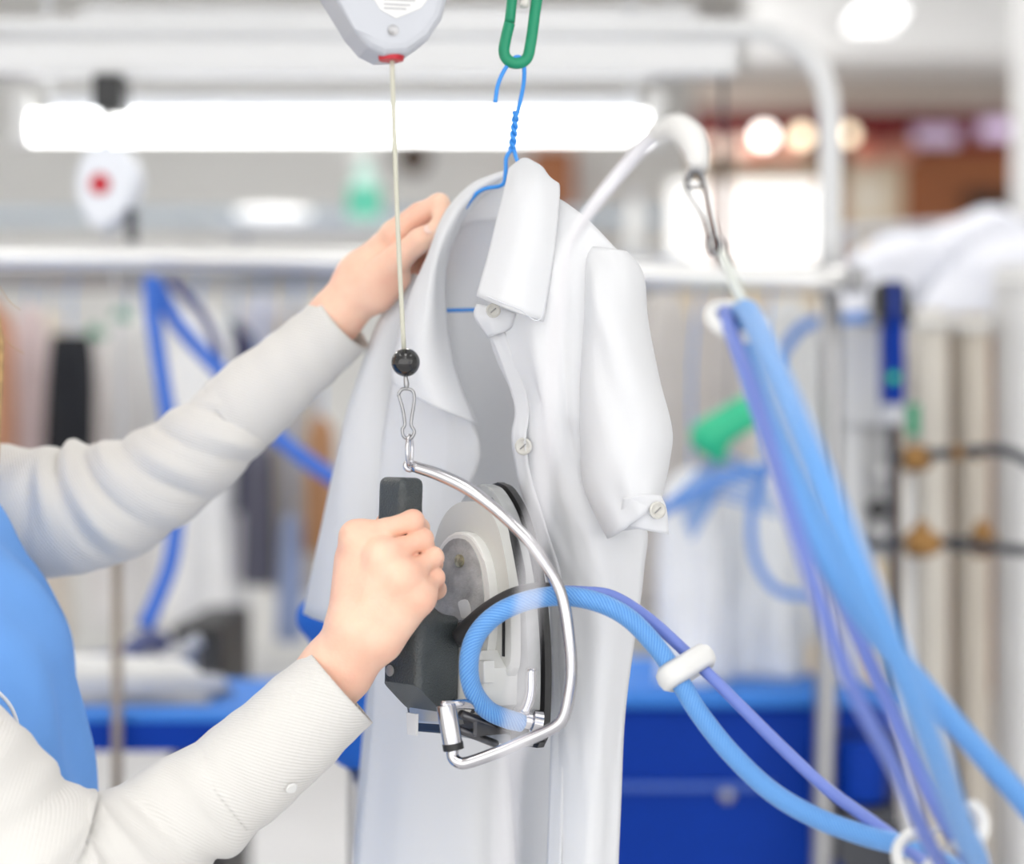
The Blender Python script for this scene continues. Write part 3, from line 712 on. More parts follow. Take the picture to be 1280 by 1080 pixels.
# right hand closed on the iron's handle
def pc(l, k=None): return [P(*x) for x in l]
MC = [(446, 672, 1.482), (478, 696, 1.470), (504, 723, 1.467), (523, 748, 1.472)]
PP = [(516, 651, 1.488), (528, 674, 1.490), (541, 697, 1.492), (543, 722, 1.492)]
DP = [(524, 660, 1.512), (530, 682, 1.516), (541, 705, 1.517), (546, 737, 1.510)]
TP = [(505, 668, 1.530), (508, 690, 1.534), (518, 713, 1.534), (534, 747, 1.522)]
RB = [(0.0100, 0.0077, 0.0072, 0.0064), (0.0098, 0.0076, 0.0071, 0.0064), (0.0094, 0.0075, 0.0069, 0.0062), (0.0088, 0.0070, 0.0065, 0.0060)]
WR = P(440, 808, 1.488)
palm, fing = [], []
CB = [(434, 775, 1.484), (446, 778, 1.478), (462, 786, 1.476), (478, 794, 1.480)]
for i in range(4):
    a, b, c_, e = P(*MC[i]), P(*PP[i]), P(*DP[i]), P(*TP[i])
    r = RB[i]
    fing.append((0.004, [cone(a+Vector((0, 0.003, 0)), a*0.5+b*0.5+Vector((0, 0.0005, 0)), r[0], r[1]*0.95), cone(a*0.5+b*0.5+Vector((0, 0.0005, 0)), b, r[1]*0.95, r[1]*1.02), cone(b, c_, r[1], r[2]), cone(c_, e, r[2], r[3])]))
    palm.append(cone(P(*CB[i]), a+Vector((0, 0.004, 0)), 0.0135, 0.0112))
    palm.append(cone(a+Vector((0, -0.0018, 0)), a+Vector((0, -0.0015, 0))+(b-a)*0.10, 0.0098, 0.0088))
palm += [cone(P(440, 700, 1.495), P(436, 770, 1.495), 0.0120, 0.0125), cone(P(508, 760, 1.487), P(480, 802, 1.487), 0.0125, 0.0125),
         cone(P(470, 730, 1.487), P(455, 790, 1.487), 0.017, 0.017),
         cone(P(447, 792, 1.487), P(414, 834, 1.495), 0.0215, 0.0208), cone(P(462, 800, 1.487), P(430, 838, 1.494), 0.0185, 0.0195),
         cone(P(414, 834, 1.495), P(385, 868, 1.493), 0.0205, 0.022), cone(P(428, 842, 1.494), P(395, 873, 1.493), 0.020, 0.022)]

for i in range(3):      # flesh between neighbouring fingers
    for f_, r_ in ((0.25, 0.0070), (0.55, 0.0048), (0.85, 0.0040)):
        q0 = P(*MC[i]).lerp(P(*PP[i]), f_)+Vector((0, 0.0055, 0)); q1 = P(*MC[i+1]).lerp(P(*PP[i+1]), f_)+Vector((0, 0.0055, 0))
        fing.append((0.0, [cone(q0, q1, r_, r_)]))
# thumb on the far side of the grip
thumb = (0.006, [cone(P(442, 745, 1.505), P(462, 690, 1.535), 0.0135, 0.0105), cone(P(462, 690, 1.535), P(487, 655, 1.545), 0.0102, 0.0092), cone(P(487, 655, 1.545), P(505, 640, 1.54), 0.009, 0.0075)])
tend = (0.002, [cone(P(447, 690, 1.4768), P(436, 765, 1.4745), 0.0026, 0.0018), cone(P(474, 712, 1.4668), P(450, 770, 1.4688), 0.0026, 0.0018)])
V1, Q1 = nets_hand((0.011, palm), fing, thumb, 0.0011, relax=1)
# left hand pinching the collar from behind
l_palm = [cone(P(417, 397, 1.735), P(448, 350, 1.730), 0.0205, 0.0185), cone(P(424, 402, 1.732), P(464, 362, 1.722), 0.0165, 0.0165), cone(P(448, 350, 1.730), P(492, 300, 1.725), 0.0180, 0.0145),
          cone(P(464, 362, 1.720), P(492, 340, 1.712), 0.0160, 0.0125), cone(P(455, 340, 1.735), P(500, 312, 1.745), 0.017, 0.014),
          cone(P(474, 372, 1.715), P(496, 350, 1.712), 0.011, 0.010),
          cone(P(417, 397, 1.735), P(385, 430, 1.743), 0.0205, 0.022)]
l_idx = (0.004, [cone(P(494, 292, 1.716), P(524, 268, 1.708), 0.0125, 0.0093), cone(P(524, 268, 1.708), P(549, 255, 1.700), 0.0092, 0.0086), cone(P(549, 255, 1.700), P(553, 272, 1.690), 0.0084, 0.0076), cone(P(553, 272, 1.690), P(548, 290, 1.684), 0.0075, 0.0066)])
l_thm = (0.005, [cone(P(470, 350, 1.712), P(498, 322, 1.700), 0.0150, 0.0118), cone(P(498, 322, 1.700), P(526, 300, 1.690), 0.0108, 0.0098), cone(P(526, 300, 1.690), P(552, 284, 1.684), 0.0094, 0.0078)])
l_oth = []
for (a, b, c_, e, r) in (((503, 305, 1.738), (545, 278, 1.735), (556, 300, 1.725), (545, 318, 1.718), 0.0090), ((505, 320, 1.752), (546, 300, 1.752), (556, 322, 1.742), (543, 338, 1.735), 0.0088), ((504, 338, 1.762), (538, 325, 1.765), (545, 342, 1.755), (533, 354, 1.748), 0.0078)):
    l_oth.append((0.004, [cone(P(*a), P(*b), r*1.2, r), cone(P(*b), P(*c_), r, r*.92), cone(P(*c_), P(*e), r*.92, r*.8)]))
V2, Q2 = nets([(0.011, l_palm), l_idx, l_thm]+l_oth, 0.0017, k_between=0.005, relax=2)
# head, neck, trunk, upper arms and legs
cx = P(-215, 540, 1.62).x; cy = 1.62
def W(x, y, z): return (cx+x, cy+y, z)
shR, shL = P(-205, 690, 1.46), P(-170, 600, 1.80)
trunk = [('e', W(0, 0, 1.10), (0.12, 0.165, 0.24), np.eye(3)), ('e', W(0.01, 0, 0.92), (0.125, 0.175, 0.17), np.eye(3)),
         cone(shR, shL, 0.046, 0.046), cone(W(-0.005, 0, 1.30), W(0.015, 0, 1.45), 0.058, 0.055),
         cone(shR, P(-60, 965, 1.42), 0.042, 0.036), cone(P(-60, 965, 1.42), P(75, 1092, 1.44), 0.036, 0.032),
         cone(P(75, 1092, 1.44), P(200, 1035, 1.48), 0.032, 0.028), cone(P(200, 1035, 1.48), P(392, 868, 1.494), 0.028, 0.022),
         cone(shL, P(-20, 640, 1.79), 0.042, 0.034), cone(P(-20, 640, 1.79), P(150, 625, 1.77), 0.034, 0.028), cone(P(150, 625, 1.77), P(260, 545, 1.762), 0.028, 0.026), cone(P(260, 545, 1.762), P(388, 428, 1.742), 0.026, 0.0215),
         cone(W(0, -0.09, 0.85), W(0.02, -0.09, 0.48), 0.085, 0.058), cone(W(0.02, -0.09, 0.48), W(0, -0.09, 0.09), 0.055, 0.036), cone(W(0, -0.09, 0.045), W(0.15, -0.10, 0.035), 0.04, 0.032),
         cone(W(0, 0.09, 0.85), W(0.02, 0.09, 0.48), 0.085, 0.058), cone(W(0.02, 0.09, 0.48), W(0, 0.09, 0.09), 0.055, 0.036), cone(W(0, 0.09, 0.045), W(0.15, 0.10, 0.035), 0.04, 0.032)]
hz = 1.575
head = [('e', W(0.0, 0, hz+0.03), (0.098, 0.076, 0.092), np.eye(3)), ('e', W(0.03, 0, hz-0.035), (0.062, 0.058, 0.075), np.eye(3)),
        cone(W(0.092, 0, hz-0.002), W(0.108, 0, hz-0.028), 0.008, 0.013), cone(W(0.078, -0.018, hz-0.062), W(0.078, 0.018, hz-0.062), 0.009, 0.009),
        cone(W(0.07, -0.01, hz-0.10), W(0.07, 0.01, hz-0.10), 0.018, 0.018),
        ('e', W(-0.005, -0.076, hz-0.01), (0.018, 0.008, 0.032), np.eye(3)), ('e', W(-0.005, 0.076, hz-0.01), (0.018, 0.008, 0.032), np.eye(3))]
V3, Q3 = nets([(0.02, trunk), (0.02, head)], 0.009, k_between=0.03, relax=1)
body = obj('body', np.concatenate([V1, V2, V3]), np.concatenate([Q1, Q2+len(V1), Q3+len(V1)+len(V2)]), SKIN, person)
for s in (-1, 1): ball('eye', W(0.083, s*0.032, hz+0.002), 0.0125, WPLAST, body, 14)
for s in (-1, 1): ball('iris', W(0.0905, s*0.032, hz+0.002), 0.0062, mat('iris_brown', rgb(60, 40, 30), 0.3), body, 12)
# thumb nail seen beside the collar
lathe('thumb_nail', [(0.0045, 0), (0.0045, 0.0008), (0.002, 0.0012)], P(536, 287, 1.6795), (0.2, -0.8, 0.6), mat('nail', rgb(246, 214, 200), 0.2, coat=0.6), body, 14)
# blouse: trunk and sleeves with cuffs
def folds(bands, base=0.02, seed=1):
    """bands: (t at the camera side, slope over height, width, amount, reach): ridges and valleys crossing the sleeve"""
    rng = np.random.RandomState(seed); ks = [(rng.uniform(3, 9), rng.randint(1, 4), rng.uniform(0, 6.28)) for _ in range(5)]
    def f(t, a):
        o = 0
        for k, m_, p in ks: o += math.sin(k*t*2*PI*0.7+m_*a+p)*base/2.2
        for t0, slope, wt, amp, a0 in bands:
            x = (t-t0-slope*math.sin(a))/wt
            o += 0.8*amp*math.exp(-x*x)*(0.5+0.5*math.cos(a-a0))*(1+0.5*math.sin(3*a+t0*40))
        return o
    return f
blouse = loft('blouse', [(-262, 505, 1.62, -150, 512, 1.62, 0.062), (-268, 540, 1.62, -140, 545, 1.62, 0.085), (-280, 575, 1.62, -118, 580, 1.62, 0.165), (-290, 625, 1.62, -80, 625, 1.62, 0.205), (-300, 690, 1.62, -20, 690, 1.62, 0.178), (-320, 800, 1.62, 40, 800, 1.62, 0.175), (-320, 900, 1.62, 60, 900, 1.62, 0.17), (-330, 1010, 1.62, 78, 1010, 1.62, 0.178), (-345, 1150, 1.62, 82, 1150, 1.62, 0.176)],
              BLOUSE, person, seg=40, n=4)
# near sleeve
k1 = 1.45/F
nb = [(-225, 590, 1.51, 62), (-214, 665, 1.465, 108), (-150, 850, 1.44, 106), (-66, 972, 1.42, 107), (5, 1045, 1.42, 108), (70, 1095, 1.43, 104), (140, 1078, 1.45, 92), (200, 1042, 1.465, 80), (245, 1010, 1.475, 74), (282, 984, 1.48, 68)]
tube('sleeve', [P(u, v, d) for u, v, d, r in nb], [r*d/F for u, v, d, r in nb], BLOUSE, blouse, seg=72, n=12, caps=False,
     disp=folds([(0.22, 0.05, 0.03, -0.06, 0), (0.30, 0.06, 0.030, 0.08, 0), (0.38, 0.07, 0.022, -0.05, 0), (0.45, 0.05, 0.022, 0.06, 0), (0.52, 0.04, 0.018, -0.06, -0.5), (0.575, 0.02, 0.022, 0.12, -0.9), (0.625, -0.02, 0.014, -0.13, -0.9), (0.67, -0.03, 0.018, 0.14, -0.6), (0.715, -0.035, 0.011, -0.14, -0.5),
                 (0.76, 0.03, 0.02, 0.12, -0.4), (0.80, 0.045, 0.010, -0.15, -0.3), (0.85, 0.04, 0.022, 0.13, -0.3), (0.905, 0.03, 0.012, -0.15, -0.2), (0.95, 0.02, 0.022, 0.10, 0)], 0.014, 4))
cuffn = tube('cuff', [P(272, 993, 1.478), P(300, 970, 1.482), P(345, 932, 1.486), P(390, 890, 1.490), P(426, 858, 1.493)], [0.0390, 0.0398, 0.0385, 0.0368, 0.0350], BLOUSE, blouse, seg=48, n=8, caps=False, disp=folds([], 0.012, 9))
cuffn.modifiers.new('thickness', 'SOLIDIFY').thickness = 0.0015
# far sleeve
fb = [(-210, 575, 1.78, 62), (-160, 605, 1.80, 88), (-80, 632, 1.795, 88), (0, 641, 1.785, 84), (70, 640, 1.78, 80), (135, 628, 1.775, 78), (190, 603, 1.77, 66), (232, 575, 1.765, 60), (268, 546, 1.762, 57), (302, 512, 1.76, 53)]
tube('sleeve', [P(u, v, d) for u, v, d, r in fb], [r*d/F for u, v, d, r in fb], BLOUSE, blouse, seg=72, n=12, caps=False,
     disp=folds([(0.27, -0.06, 0.016, -0.05, 0), (0.32, -0.09, 0.020, 0.07, 0), (0.37, -0.10, 0.014, -0.07, 0), (0.43, -0.09, 0.020, 0.06, 0), (0.50, -0.03, 0.018, -0.05, 0), (0.55, 0.02, 0.020, 0.10, -0.8), (0.595, 0.04, 0.011, -0.13, -0.9), (0.635, 0.045, 0.018, 0.12, -0.6), (0.685, 0.05, 0.011, -0.11, -0.4),
                 (0.735, 0.045, 0.02, 0.09, -0.2), (0.785, 0.05, 0.012, -0.10, 0), (0.83, 0.05, 0.02, 0.09, 0), (0.885, 0.05, 0.012, -0.10, 0.2), (0.93, 0.05, 0.02, 0.11, 0.2), (0.98, 0.05, 0.012, -0.09, 0)], 0.014, 5))
cufff = tube('cuff', [P(294, 520, 1.761), P(318, 499, 1.757), P(350, 472, 1.751), P(392, 436, 1.743), P(430, 402, 1.736)], [0.0375, 0.0375, 0.0345, 0.0318, 0.0302], BLOUSE, blouse, seg=48, n=8, caps=False, disp=folds([], 0.012, 10))
cufff.modifiers.new('thickness', 'SOLIDIFY').thickness = 0.0015
for u, v, d in ((364, 985, 1.4562), (328, 1016, 1.4585)):
    lathe('cuff_button', [(0.0042, 0), (0.0045, 0.0008), (0.0036, 0.0015), (0.0002, 0.0011)], P(u, v, d), (0.45, -0.75, -0.5), WPLAST, cuffn, 18)
# apron bib over the blouse
def apron_rows():
    rows = []
    prof = [(560, -75, 1.62), (640, -22, 1.62), (690, 6, 1.62), (740, 48, 1.62), (800, 78, 1.62), (860, 88, 1.62), (920, 94, 1.62), (980, 99, 1.62), (1060, 106, 1.62), (1160, 110, 1.62), (1300, 116, 1.62), (1500, 118, 1.62)]
    for v, uf, d in prof:
        r = []
        uc = -160
        for a in np.linspace(-95, 95, 13):
            t = math.radians(a)
            r.append((uc+(uf-uc)*math.cos(t) if abs(a) <= 90 else uc-10, v, d+0.200*math.sin(t)))
        rows.append(r)
    return rows
# points share the world column: depth changes the pixel, so convert with the middle depth
def apron():
    rows = apron_rows(); G = []
    for r in rows:
        row = []
        for u, v, d in r:
            p = P(u, v, 1.62); p.y = d; row.append(np.array(p))
        G.append(catmull(row, 4))
    cols = [catmull(list(c), 5) for c in zip(*G)]
    G = np.array(cols).transpose(1, 0, 2); nr, nc = G.shape[:2]
    s = np.linspace(-1, 1, nc)[None, :]; t = np.linspace(0, 1, nr)[:, None]
    G[:, :, 0] += 0.005*np.sin(9*s+9*t)*np.clip(t*3, 0, 1)+0.004*np.sin(19*s-14*t)
    Fc = [(i*nc+j, i*nc+j+1, (i+1)*nc+j+1, (i+1)*nc+j) for i in range(nr-1) for j in range(nc-1)]
    o = obj('apron', G.reshape(-1, 3), Fc, APRON, person)
    o.modifiers.new('thickness', 'SOLIDIFY').thickness = 0.0015
    return o
ap = apron()
tube('apron_piping', ppx([(-40, 850, 1.455), (-10, 860, 1.462), (10, 878, 1.47), (20, 898, 1.478), (23, 915, 1.482)]), 0.0014, mat('piping', rgb(225, 230, 240), 0.7), ap, seg=8)
# hair, drawn back, with a lock over the shoulder
hs = [('e', W(-0.02, 0, hz+0.045), (0.108, 0.090, 0.098), np.eye(3)), ('e', W(-0.055, 0, hz-0.05), (0.06, 0.078, 0.10), np.eye(3)),
      cone(W(-0.02, 0.085, hz), W(0.03, 0.07, hz-0.20), 0.02, 0.016), cone(W(-0.02, -0.085, hz), W(0.02, -0.08, hz-0.18), 0.02, 0.016), cone(W(-0.08, 0, hz-0.05), W(-0.10, 0, hz-0.30), 0.05, 0.02)]
V, Q = nets([(0.03, hs)], 0.006, relax=1)
keep = V[:, 0] < cx+0.062+0.0*V[:, 2]
hair = obj('hair', V, Q, HAIR, person)
for i in range(6):
    u0 = -14+i*3.2
    tube('hair_strand', ppx([(-150+6*i, 190, 1.70), (u0-30, 270, 1.705), (u0-3, 380+6*i, 1.71), (u0, 450, 1.71), (u0-2+2*math.sin(i), 540+8*i, 1.71)]), [0.003, 0.0026, 0.002, 0.0016, 0.0006], HAIR, hair, seg=6)
for u1, v1, u2, v2 in ((2, 365, 26, 388), (1, 420, 30, 442)):
    tube('hair_strand', ppx([(u1-6, v1-12, 1.665), ((u1+u2)/2-2, (v1+v2)/2, 1.666), (u2, v2, 1.667)]), 0.00025, HAIR, hair, seg=5)
# trousers and shoes, below the frame
V, Q = nets([(0.03, [cone(W(0, -0.09, 0.88), W(0.02, -0.09, 0.48), 0.098, 0.072), cone(W(0.02, -0.09, 0.48), W(0, -0.09, 0.10), 0.070, 0.056), cone(W(0, 0.09, 0.88), W(0.02, 0.09, 0.48), 0.098, 0.072), cone(W(0.02, 0.09, 0.48), W(0, 0.09, 0.10), 0.070, 0.056), ('e', W(0.0, 0, 0.92), (0.14, 0.19, 0.12), np.eye(3))])], 0.012, relax=1)
obj('trousers', V, Q, mat('dark_trousers', rgb(50, 55, 75), 0.9), person)
for s in (-1, 1):
    V, Q = nets([(0.02, [cone(W(-0.01, s*0.095, 0.05), W(0.16, s*0.105, 0.04), 0.05, 0.04), cone(W(0, s*0.09, 0.05), W(0, s*0.09, 0.10), 0.048, 0.045)])], 0.009, relax=1)
    V = np.maximum(V, [-99, -99, 0.001])
    obj('shoe', V, Q, mat('white_shoe', rgb(225, 225, 225), 0.6), person)

# ================================================================== frame of the ironing stations behind
fr = thing('station_frame', 'white tubular steel frame with bent corner and top beam behind the shirt', 'frame', (P(1040, 540, 3.0).x, 3.0, 0))
pbox('top_beam', -300, 50, 921, 92, 3.0, 3.06, WHITEP, fr, 0.004)
tube('bent_pipe', ppx([(-300, 33, 3.1), (400, 36, 3.1), (780, 37, 3.1), (930, 38, 3.08), (985, 52, 3.05), (1022, 85, 3.03), (1036, 130, 3.02), (1038, 200, 3.02), (1037, 330, 3.02)]), 0.0165, WHITEP, fr, seg=16)
tube('post', [P(1037, 325, 3.02), Vector((P(1037, 0, 3.02).x, 3.02, 1.2)), Vector((P(1012, 0, 3.02).x, 3.02, 0.0))], 0.0165, STEEL, fr, seg=16, n=2)
tube('post', [P(-300, 30, 3.05), Vector((P(-300, 0, 3.05).x, 3.05, 0.0))], 0.0165, WHITEP, fr, seg=16, n=2)
rl = thing('hanging_rail', 'shiny chrome hanging rail running across behind the shirt', 'rail', P(400, 327, 2.95))
tube('pipe', ppx([(-320, 318, 2.95), (300, 323, 2.95), (700, 338, 2.95), (1062, 350, 2.95)]), 0.0170, mat('satin_chrome', rgb(235, 235, 234), 0.32, 0.85), rl, seg=20)
lathe('end_cap', [(0.019, 0), (0.019, 0.02), (0.012, 0.026)], P(1060, 350, 2.95), (1, 0, 0), STEEL, rl, 20)
tube('support_rod', [P(904, 345, 2.95), P(904, 140, 2.97), P(904, 90, 3.02)], 0.0035, DARKP, rl, n=2, seg=8)
for u in (-310, 1038): pbox('bracket', u-12, 325, u+12, 362, 2.95, 3.02, STEEL, rl, 0.003)

TUBE = mat('lit_tube', (1, 1, 0.98, 1), 0.3, emit=3.2)
tl = thing('tube_lamp', 'long bright fluorescent tube lamp behind the hanger', 'tube lamp', P(420, 150, 3.3))
tube('lit_tube', ppx([(24, 160, 3.3), (822, 160, 3.3)]), 0.0255, TUBE, tl, seg=18, n=2)
refl = mat('lamp_reflector', rgb(240, 243, 248), 0.25)
pbox('reflector', 60, 118, 800, 138, 3.28, 3.40, refl, tl, 0.004)
for u in (24, 822): pbox('end_holder', u-10, 112, u+10, 180, 3.27, 3.33, WPLAST, tl, 0.004)
tube('lamp_drop', [P(60, 118, 3.34), Vector((P(60, 0, 3.34).x, 3.34, 3.6))], 0.006, WHITEP, tl, n=1)
tube('lamp_drop', [P(790, 118, 3.34), Vector((P(790, 0, 3.34).x, 3.34, 3.6))], 0.006, WHITEP, tl, n=1)
tl2 = thing('tube_lamp', 'upper slim white tube lamp near the top of the frame', 'tube lamp', P(500, 32, 3.6))
tube('lit_tube', ppx([(112, 31, 3.6), (860, 31, 3.6)]), 0.0145, mat('lit_tube_soft', (1, 1, 1, 1), 0.4, emit=0.9), tl2, seg=14, n=2)
pbox('housing', 100, 8, 872, 22, 3.57, 3.66, WHITEP, tl2, 0.003)
for u in (130, 840): tube('drop_rod', [P(u, 8, 3.6), Vector((P(u, 0, 3.6).x, 3.6, 3.6))], 0.006, WHITEP, tl2, n=1)
# blue-grey conduit with a flat lamp further back
cd = thing('conduit', 'blue grey conduit running along in front of the back wall', 'conduit', P(400, 268, 8.0))
pbox('channel', -500, 262, 830, 278, 8.0, 8.08, mat('conduit_paint', rgb(165, 178, 190), 0.5), cd)
for u in (-300, 200, 780): pbox('wall_arm', u, 264, u+10, 275, 8.08, 11.5, WHITEP, cd)
fl = thing('panel_lamp', 'flat white oval panel lamp on the conduit left of the cord', 'panel lamp', P(342, 262, 7.9))
o_ = lathe('diffuser', [(0.02, 0), (0.135, 0.003), (0.142, 0.008), (0.142, 0.018), (0.10, 0.024)], P(342, 270, 7.87), (0, 0, 1), mat('panel_lit', (1, 1, 1, 1), 0.4, emit=0.9), fl, 28)
lathe('mount', [(0.016, 0), (0.016, 0.06)], P(342, 266, 7.95), (0, 1, 0), WHITEP, fl, 16)

# second balancer, out of focus
b2 = thing('spring_balancer', 'blurred white spring balancer with a red dot hanging from a black trolley', 'balancer', P(130, 235, 3.0))
pbox('trolley', 115, 92, 152, 136, 2.98, 3.05, BLACK, b2, 0.004)
tube('hook', ppx([(133, 136, 3.01), (133, 160, 3.01), (133, 186, 3.01)]), 0.006, STEEL, b2, seg=8)
fr3 = (P(132, 236, 3.0), Vector((1, 0, 0)), Vector((0, 0, 1)), Vector((0, -1, 0)))
k3 = 3.0/F
oct_ = [((u-132)*k3, (236-v)*k3) for u, v in [(98, 218), (108, 192), (128, 180), (152, 184), (168, 200), (174, 222), (168, 250), (150, 276), (132, 288), (116, 284), (104, 264), (97, 240)]]
prism('case', oct_[::-1], fr3, -0.05, 0.02, mat('pale_case', rgb(226, 230, 238), 0.4), b2, 0.008)
lathe('red_dot', [(0.0155, 0), (0.0155, 0.003), (0.010, 0.004)], P(125, 230, 2.98), (0, -1, 0), RED, b2, 20)
tube('cord', ppx([(133, 286, 3.0), (150, 420, 2.9), (152, 700, 2.85), (150, 760, 2.8)]), 0.0018, GPLAST, b2, seg=6)
pbox('side_stop', 158, 262, 168, 300, 3.0, 3.03, DARKP, b2)

# ================================================================== garments on the rail behind
RZ = P(0, 346, 4.3).z
for GR, l_ in ((4.12, 'grey clothes rail carrying the nearest row of garments'), (4.32, 'grey clothes rail carrying the middle row of garments'), (4.52, 'grey clothes rail carrying the farthest row of garments')):
    rk = thing('clothes_rail', l_, 'rail', (0, GR, 0))
    tube('pipe', [Vector((-2.2, GR, RZ)), Vector((1.25, GR, RZ))], 0.014, STEEL, rk, n=1)
    for x in (-2.15, 1.2): tube('upright', [Vector((x, GR, RZ)), Vector((x, GR, 0))], 0.016, STEEL, rk, n=1)
    for x in (-2.15, 1.2): box('foot', (x-0.03, GR-0.09, 0), (x+0.03, GR+0.09, 0.03), STEEL, rk, 0.004)
def garment(name, label, cat, u0, u1, vt, vb, d, col, seed, shoulder=True, grp='garments on the rail behind'):
    m = mat('fabric_%d_%d_%d' % col, rgb(*col), 0.9, noise=0.08, nscale=12)
    uc = (u0+u1)/2; hw_ = (u1-u0)/2
    rng = np.random.RandomState(seed)
    ks = [(rng.randint(3, 9), rng.uniform(-2, 2), rng.uniform(0, 6.3)) for _ in range(4)]
    def f(t, a):
        return sum(math.sin(k*a+s*t*4+p) for k, s, p in ks)*0.16*(0.3+0.7*t)
    s0 = 0.22 if shoulder else 0.75
    H = vb-vt
    rings = [(uc-hw_*s0, vt, d, uc+hw_*s0, vt, d, 0.015), (uc-hw_*(0.8 if shoulder else .85), vt+min(30, H*.1), d, uc+hw_*(0.8 if shoulder else .85), vt+min(30, H*.1), d, 0.035), (uc-hw_*0.92, vt+H*0.3, d, uc+hw_*0.92, vt+H*0.3, d, 0.045),
             (uc-hw_*0.97, vt+H*0.7, d, uc+hw_*0.97, vt+H*0.7, d, 0.05), (uc-hw_, vb, d, uc+hw_, vb, d, 0.055)]
    t = thing(name, label, cat, P(uc, vb, d), grp)
    loft('fabric', rings, m, t, seg=40, n=5, disp=f, caps=(True, True))
    a = P(uc, vt+6, d)
    tube('hook', [a, a+Vector((0, 0, max(0.01, (RZ-a.z)*0.6))), Vector((a.x+0.012, d, RZ+0.006)), Vector((a.x, d, RZ+0.018)), Vector((a.x-0.014, d, RZ+0.008))], 0.0022, BLUEWIRE, t, seg=6, n=3)
    return t
G_ = [
 ('coat', 'rust orange coat at the far left end of the rail', 'coat', -60, 22, 372, 760, (205, 150, 120), 1, 1),
 ('blouse', 'pale pink patterned blouse next to the rust coat', 'blouse', 12, 62, 380, 700, (222, 205, 205), 2, 1),
 ('trousers', 'black trousers folded over a hanger left of the white coats', 'trousers', 56, 120, 418, 640, (28, 30, 36), 3, 0),
 ('dress', 'cream beige dress half behind the black trousers', 'dress', 30, 92, 385, 800, (226, 218, 206), 4, 1),
 ('lab_coat', 'long white coat beside the black trousers', 'coat', 112, 214, 388, 782, (232, 231, 230), 5, 1),
 ('lab_coat', 'long white coat with blue hose in front of it', 'coat', 200, 296, 384, 785, (236, 236, 236), 6, 1),
 ('jacket', 'dark navy jacket above the far sleeve cuff', 'jacket', 262, 322, 402, 640, (50, 52, 92), 7, 1),
 ('tunic', 'grey lavender tunic below the tube lamp', 'tunic', 285, 372, 372, 720, (206, 205, 214), 8, 1),
 ('skirt', 'charcoal grey skirt between lavender and beige garments', 'skirt', 302, 344, 560, 730, (92, 92, 106), 9, 0),
 ('coat', 'beige coat left of the hanging shirt', 'coat', 340, 402, 380, 740, (196, 188, 178), 10, 1),
 ('waistcoat', 'brown waistcoat close behind the hanging shirt', 'waistcoat', 382, 420, 520, 690, (172, 128, 92), 11, 1),
 ('shirt', 'pale blue grey shirt low behind the far arm', 'shirt', 348, 380, 640, 800, (150, 165, 200), 12, 1),
 ('coat', 'pale beige coat just right of the shirt sleeve', 'coat', 795, 868, 362, 760, (205, 200, 195), 13, 1),
 ('coat', 'warm grey coat behind the hose holder', 'coat', 858, 935, 368, 740, (212, 207, 203), 14, 1),
 ('lab_coat', 'white coat left of the chrome post', 'coat', 940, 1030, 372, 800, (228, 230, 230), 15, 1),
]
for i, (n_, l_, c_, u0, u1, vt, vb, col, sd_, shd) in enumerate(G_):
    garment(n_, l_, c_, u0, u1, vt, vb, (4.12, 4.32, 4.52)['ABC'.index('ABACBABCABAAABC'[i])], col, sd_, bool(shd))
# pieces that hang nearer, on the chrome rail
RZ = P(0, 345, 2.95).z
garment('lab_coat', 'bright white coat hanging low on the blue press unit beside the shirt', 'coat', 822, 908, 585, 852, 3.22, (240, 242, 246), 31, True, 'white coats by the blue machine')
garment('lab_coat', 'bright white coat hanging low over the press unit, left of the chrome post', 'coat', 900, 1008, 578, 846, 3.30, (238, 240, 242), 32, True, 'white coats by the blue machine')
# green grip and blue hangers on those coats
gg = thing('green_sleeve_clip', 'rounded green plastic clip above the bright white coats', 'clip', P(900, 530, 3.0))
V, Q = nets([(0.02, [cone(P(884, 545, 3.0), P(935, 515, 3.0), 0.026, 0.026), cone(P(890, 548, 3.0), P(900, 572, 3.0), 0.018, 0.010)])], 0.004)
obj('shell', V, Q, mat('bright_green', rgb(40, 190, 140), 0.4), gg)
tube('hanging_wire', [P(910, 512, 3.0), P(912, 440, 2.98), P(912, 345, 2.95)], 0.002, STEEL, gg, seg=6)
for i, (pts, lab_) in enumerate((([(812, 648, 2.9), (850, 625, 2.9), (905, 598, 2.92), (965, 585, 2.95)], 'blue hose piece sloping over the bright white coats'), ([(958, 585, 2.95), (940, 640, 2.95), (945, 700, 2.95), (972, 738, 2.95), (1012, 745, 2.96)], 'thin blue hose loop hanging left of the chrome post'))):
    tag(tube('hose', ppx(pts), 0.0095 if i == 0 else 0.007, mat('plain_blue_hose', rgb(90, 140, 215), 0.5), seg=10), lab_, 'hose')
for i in range(7):
    y0 = 575+i*9
    tag(tube('coat_hanger', ppx([(845+i*3, y0+45, 3.02+i*.01), (890, y0, 3.02+i*.01), (905, y0-6, 3.02+i*.01), (955+i*3, y0+14, 3.02+i*.01)]), 0.0035, mat('pale_blue_hanger', rgb(110, 160, 225), 0.4), seg=6), 'pale blue hanger bar under the green clip, '+['topmost', 'second from the top', 'third from the top', 'in the middle of the stack', 'third from the bottom', 'second from the bottom', 'lowest'][i], 'hanger', 'blue hangers under the green clip')
tag(tube('hose', ppx([(970, 460, 3.1), (985, 430, 3.1), (1010, 405, 3.1), (1060, 398, 3.1), (1085, 396, 3.1)]), 0.009, MATS['plain_blue_hose'], seg=10), 'blue hose arching to the blue valve beside the post', 'hose')
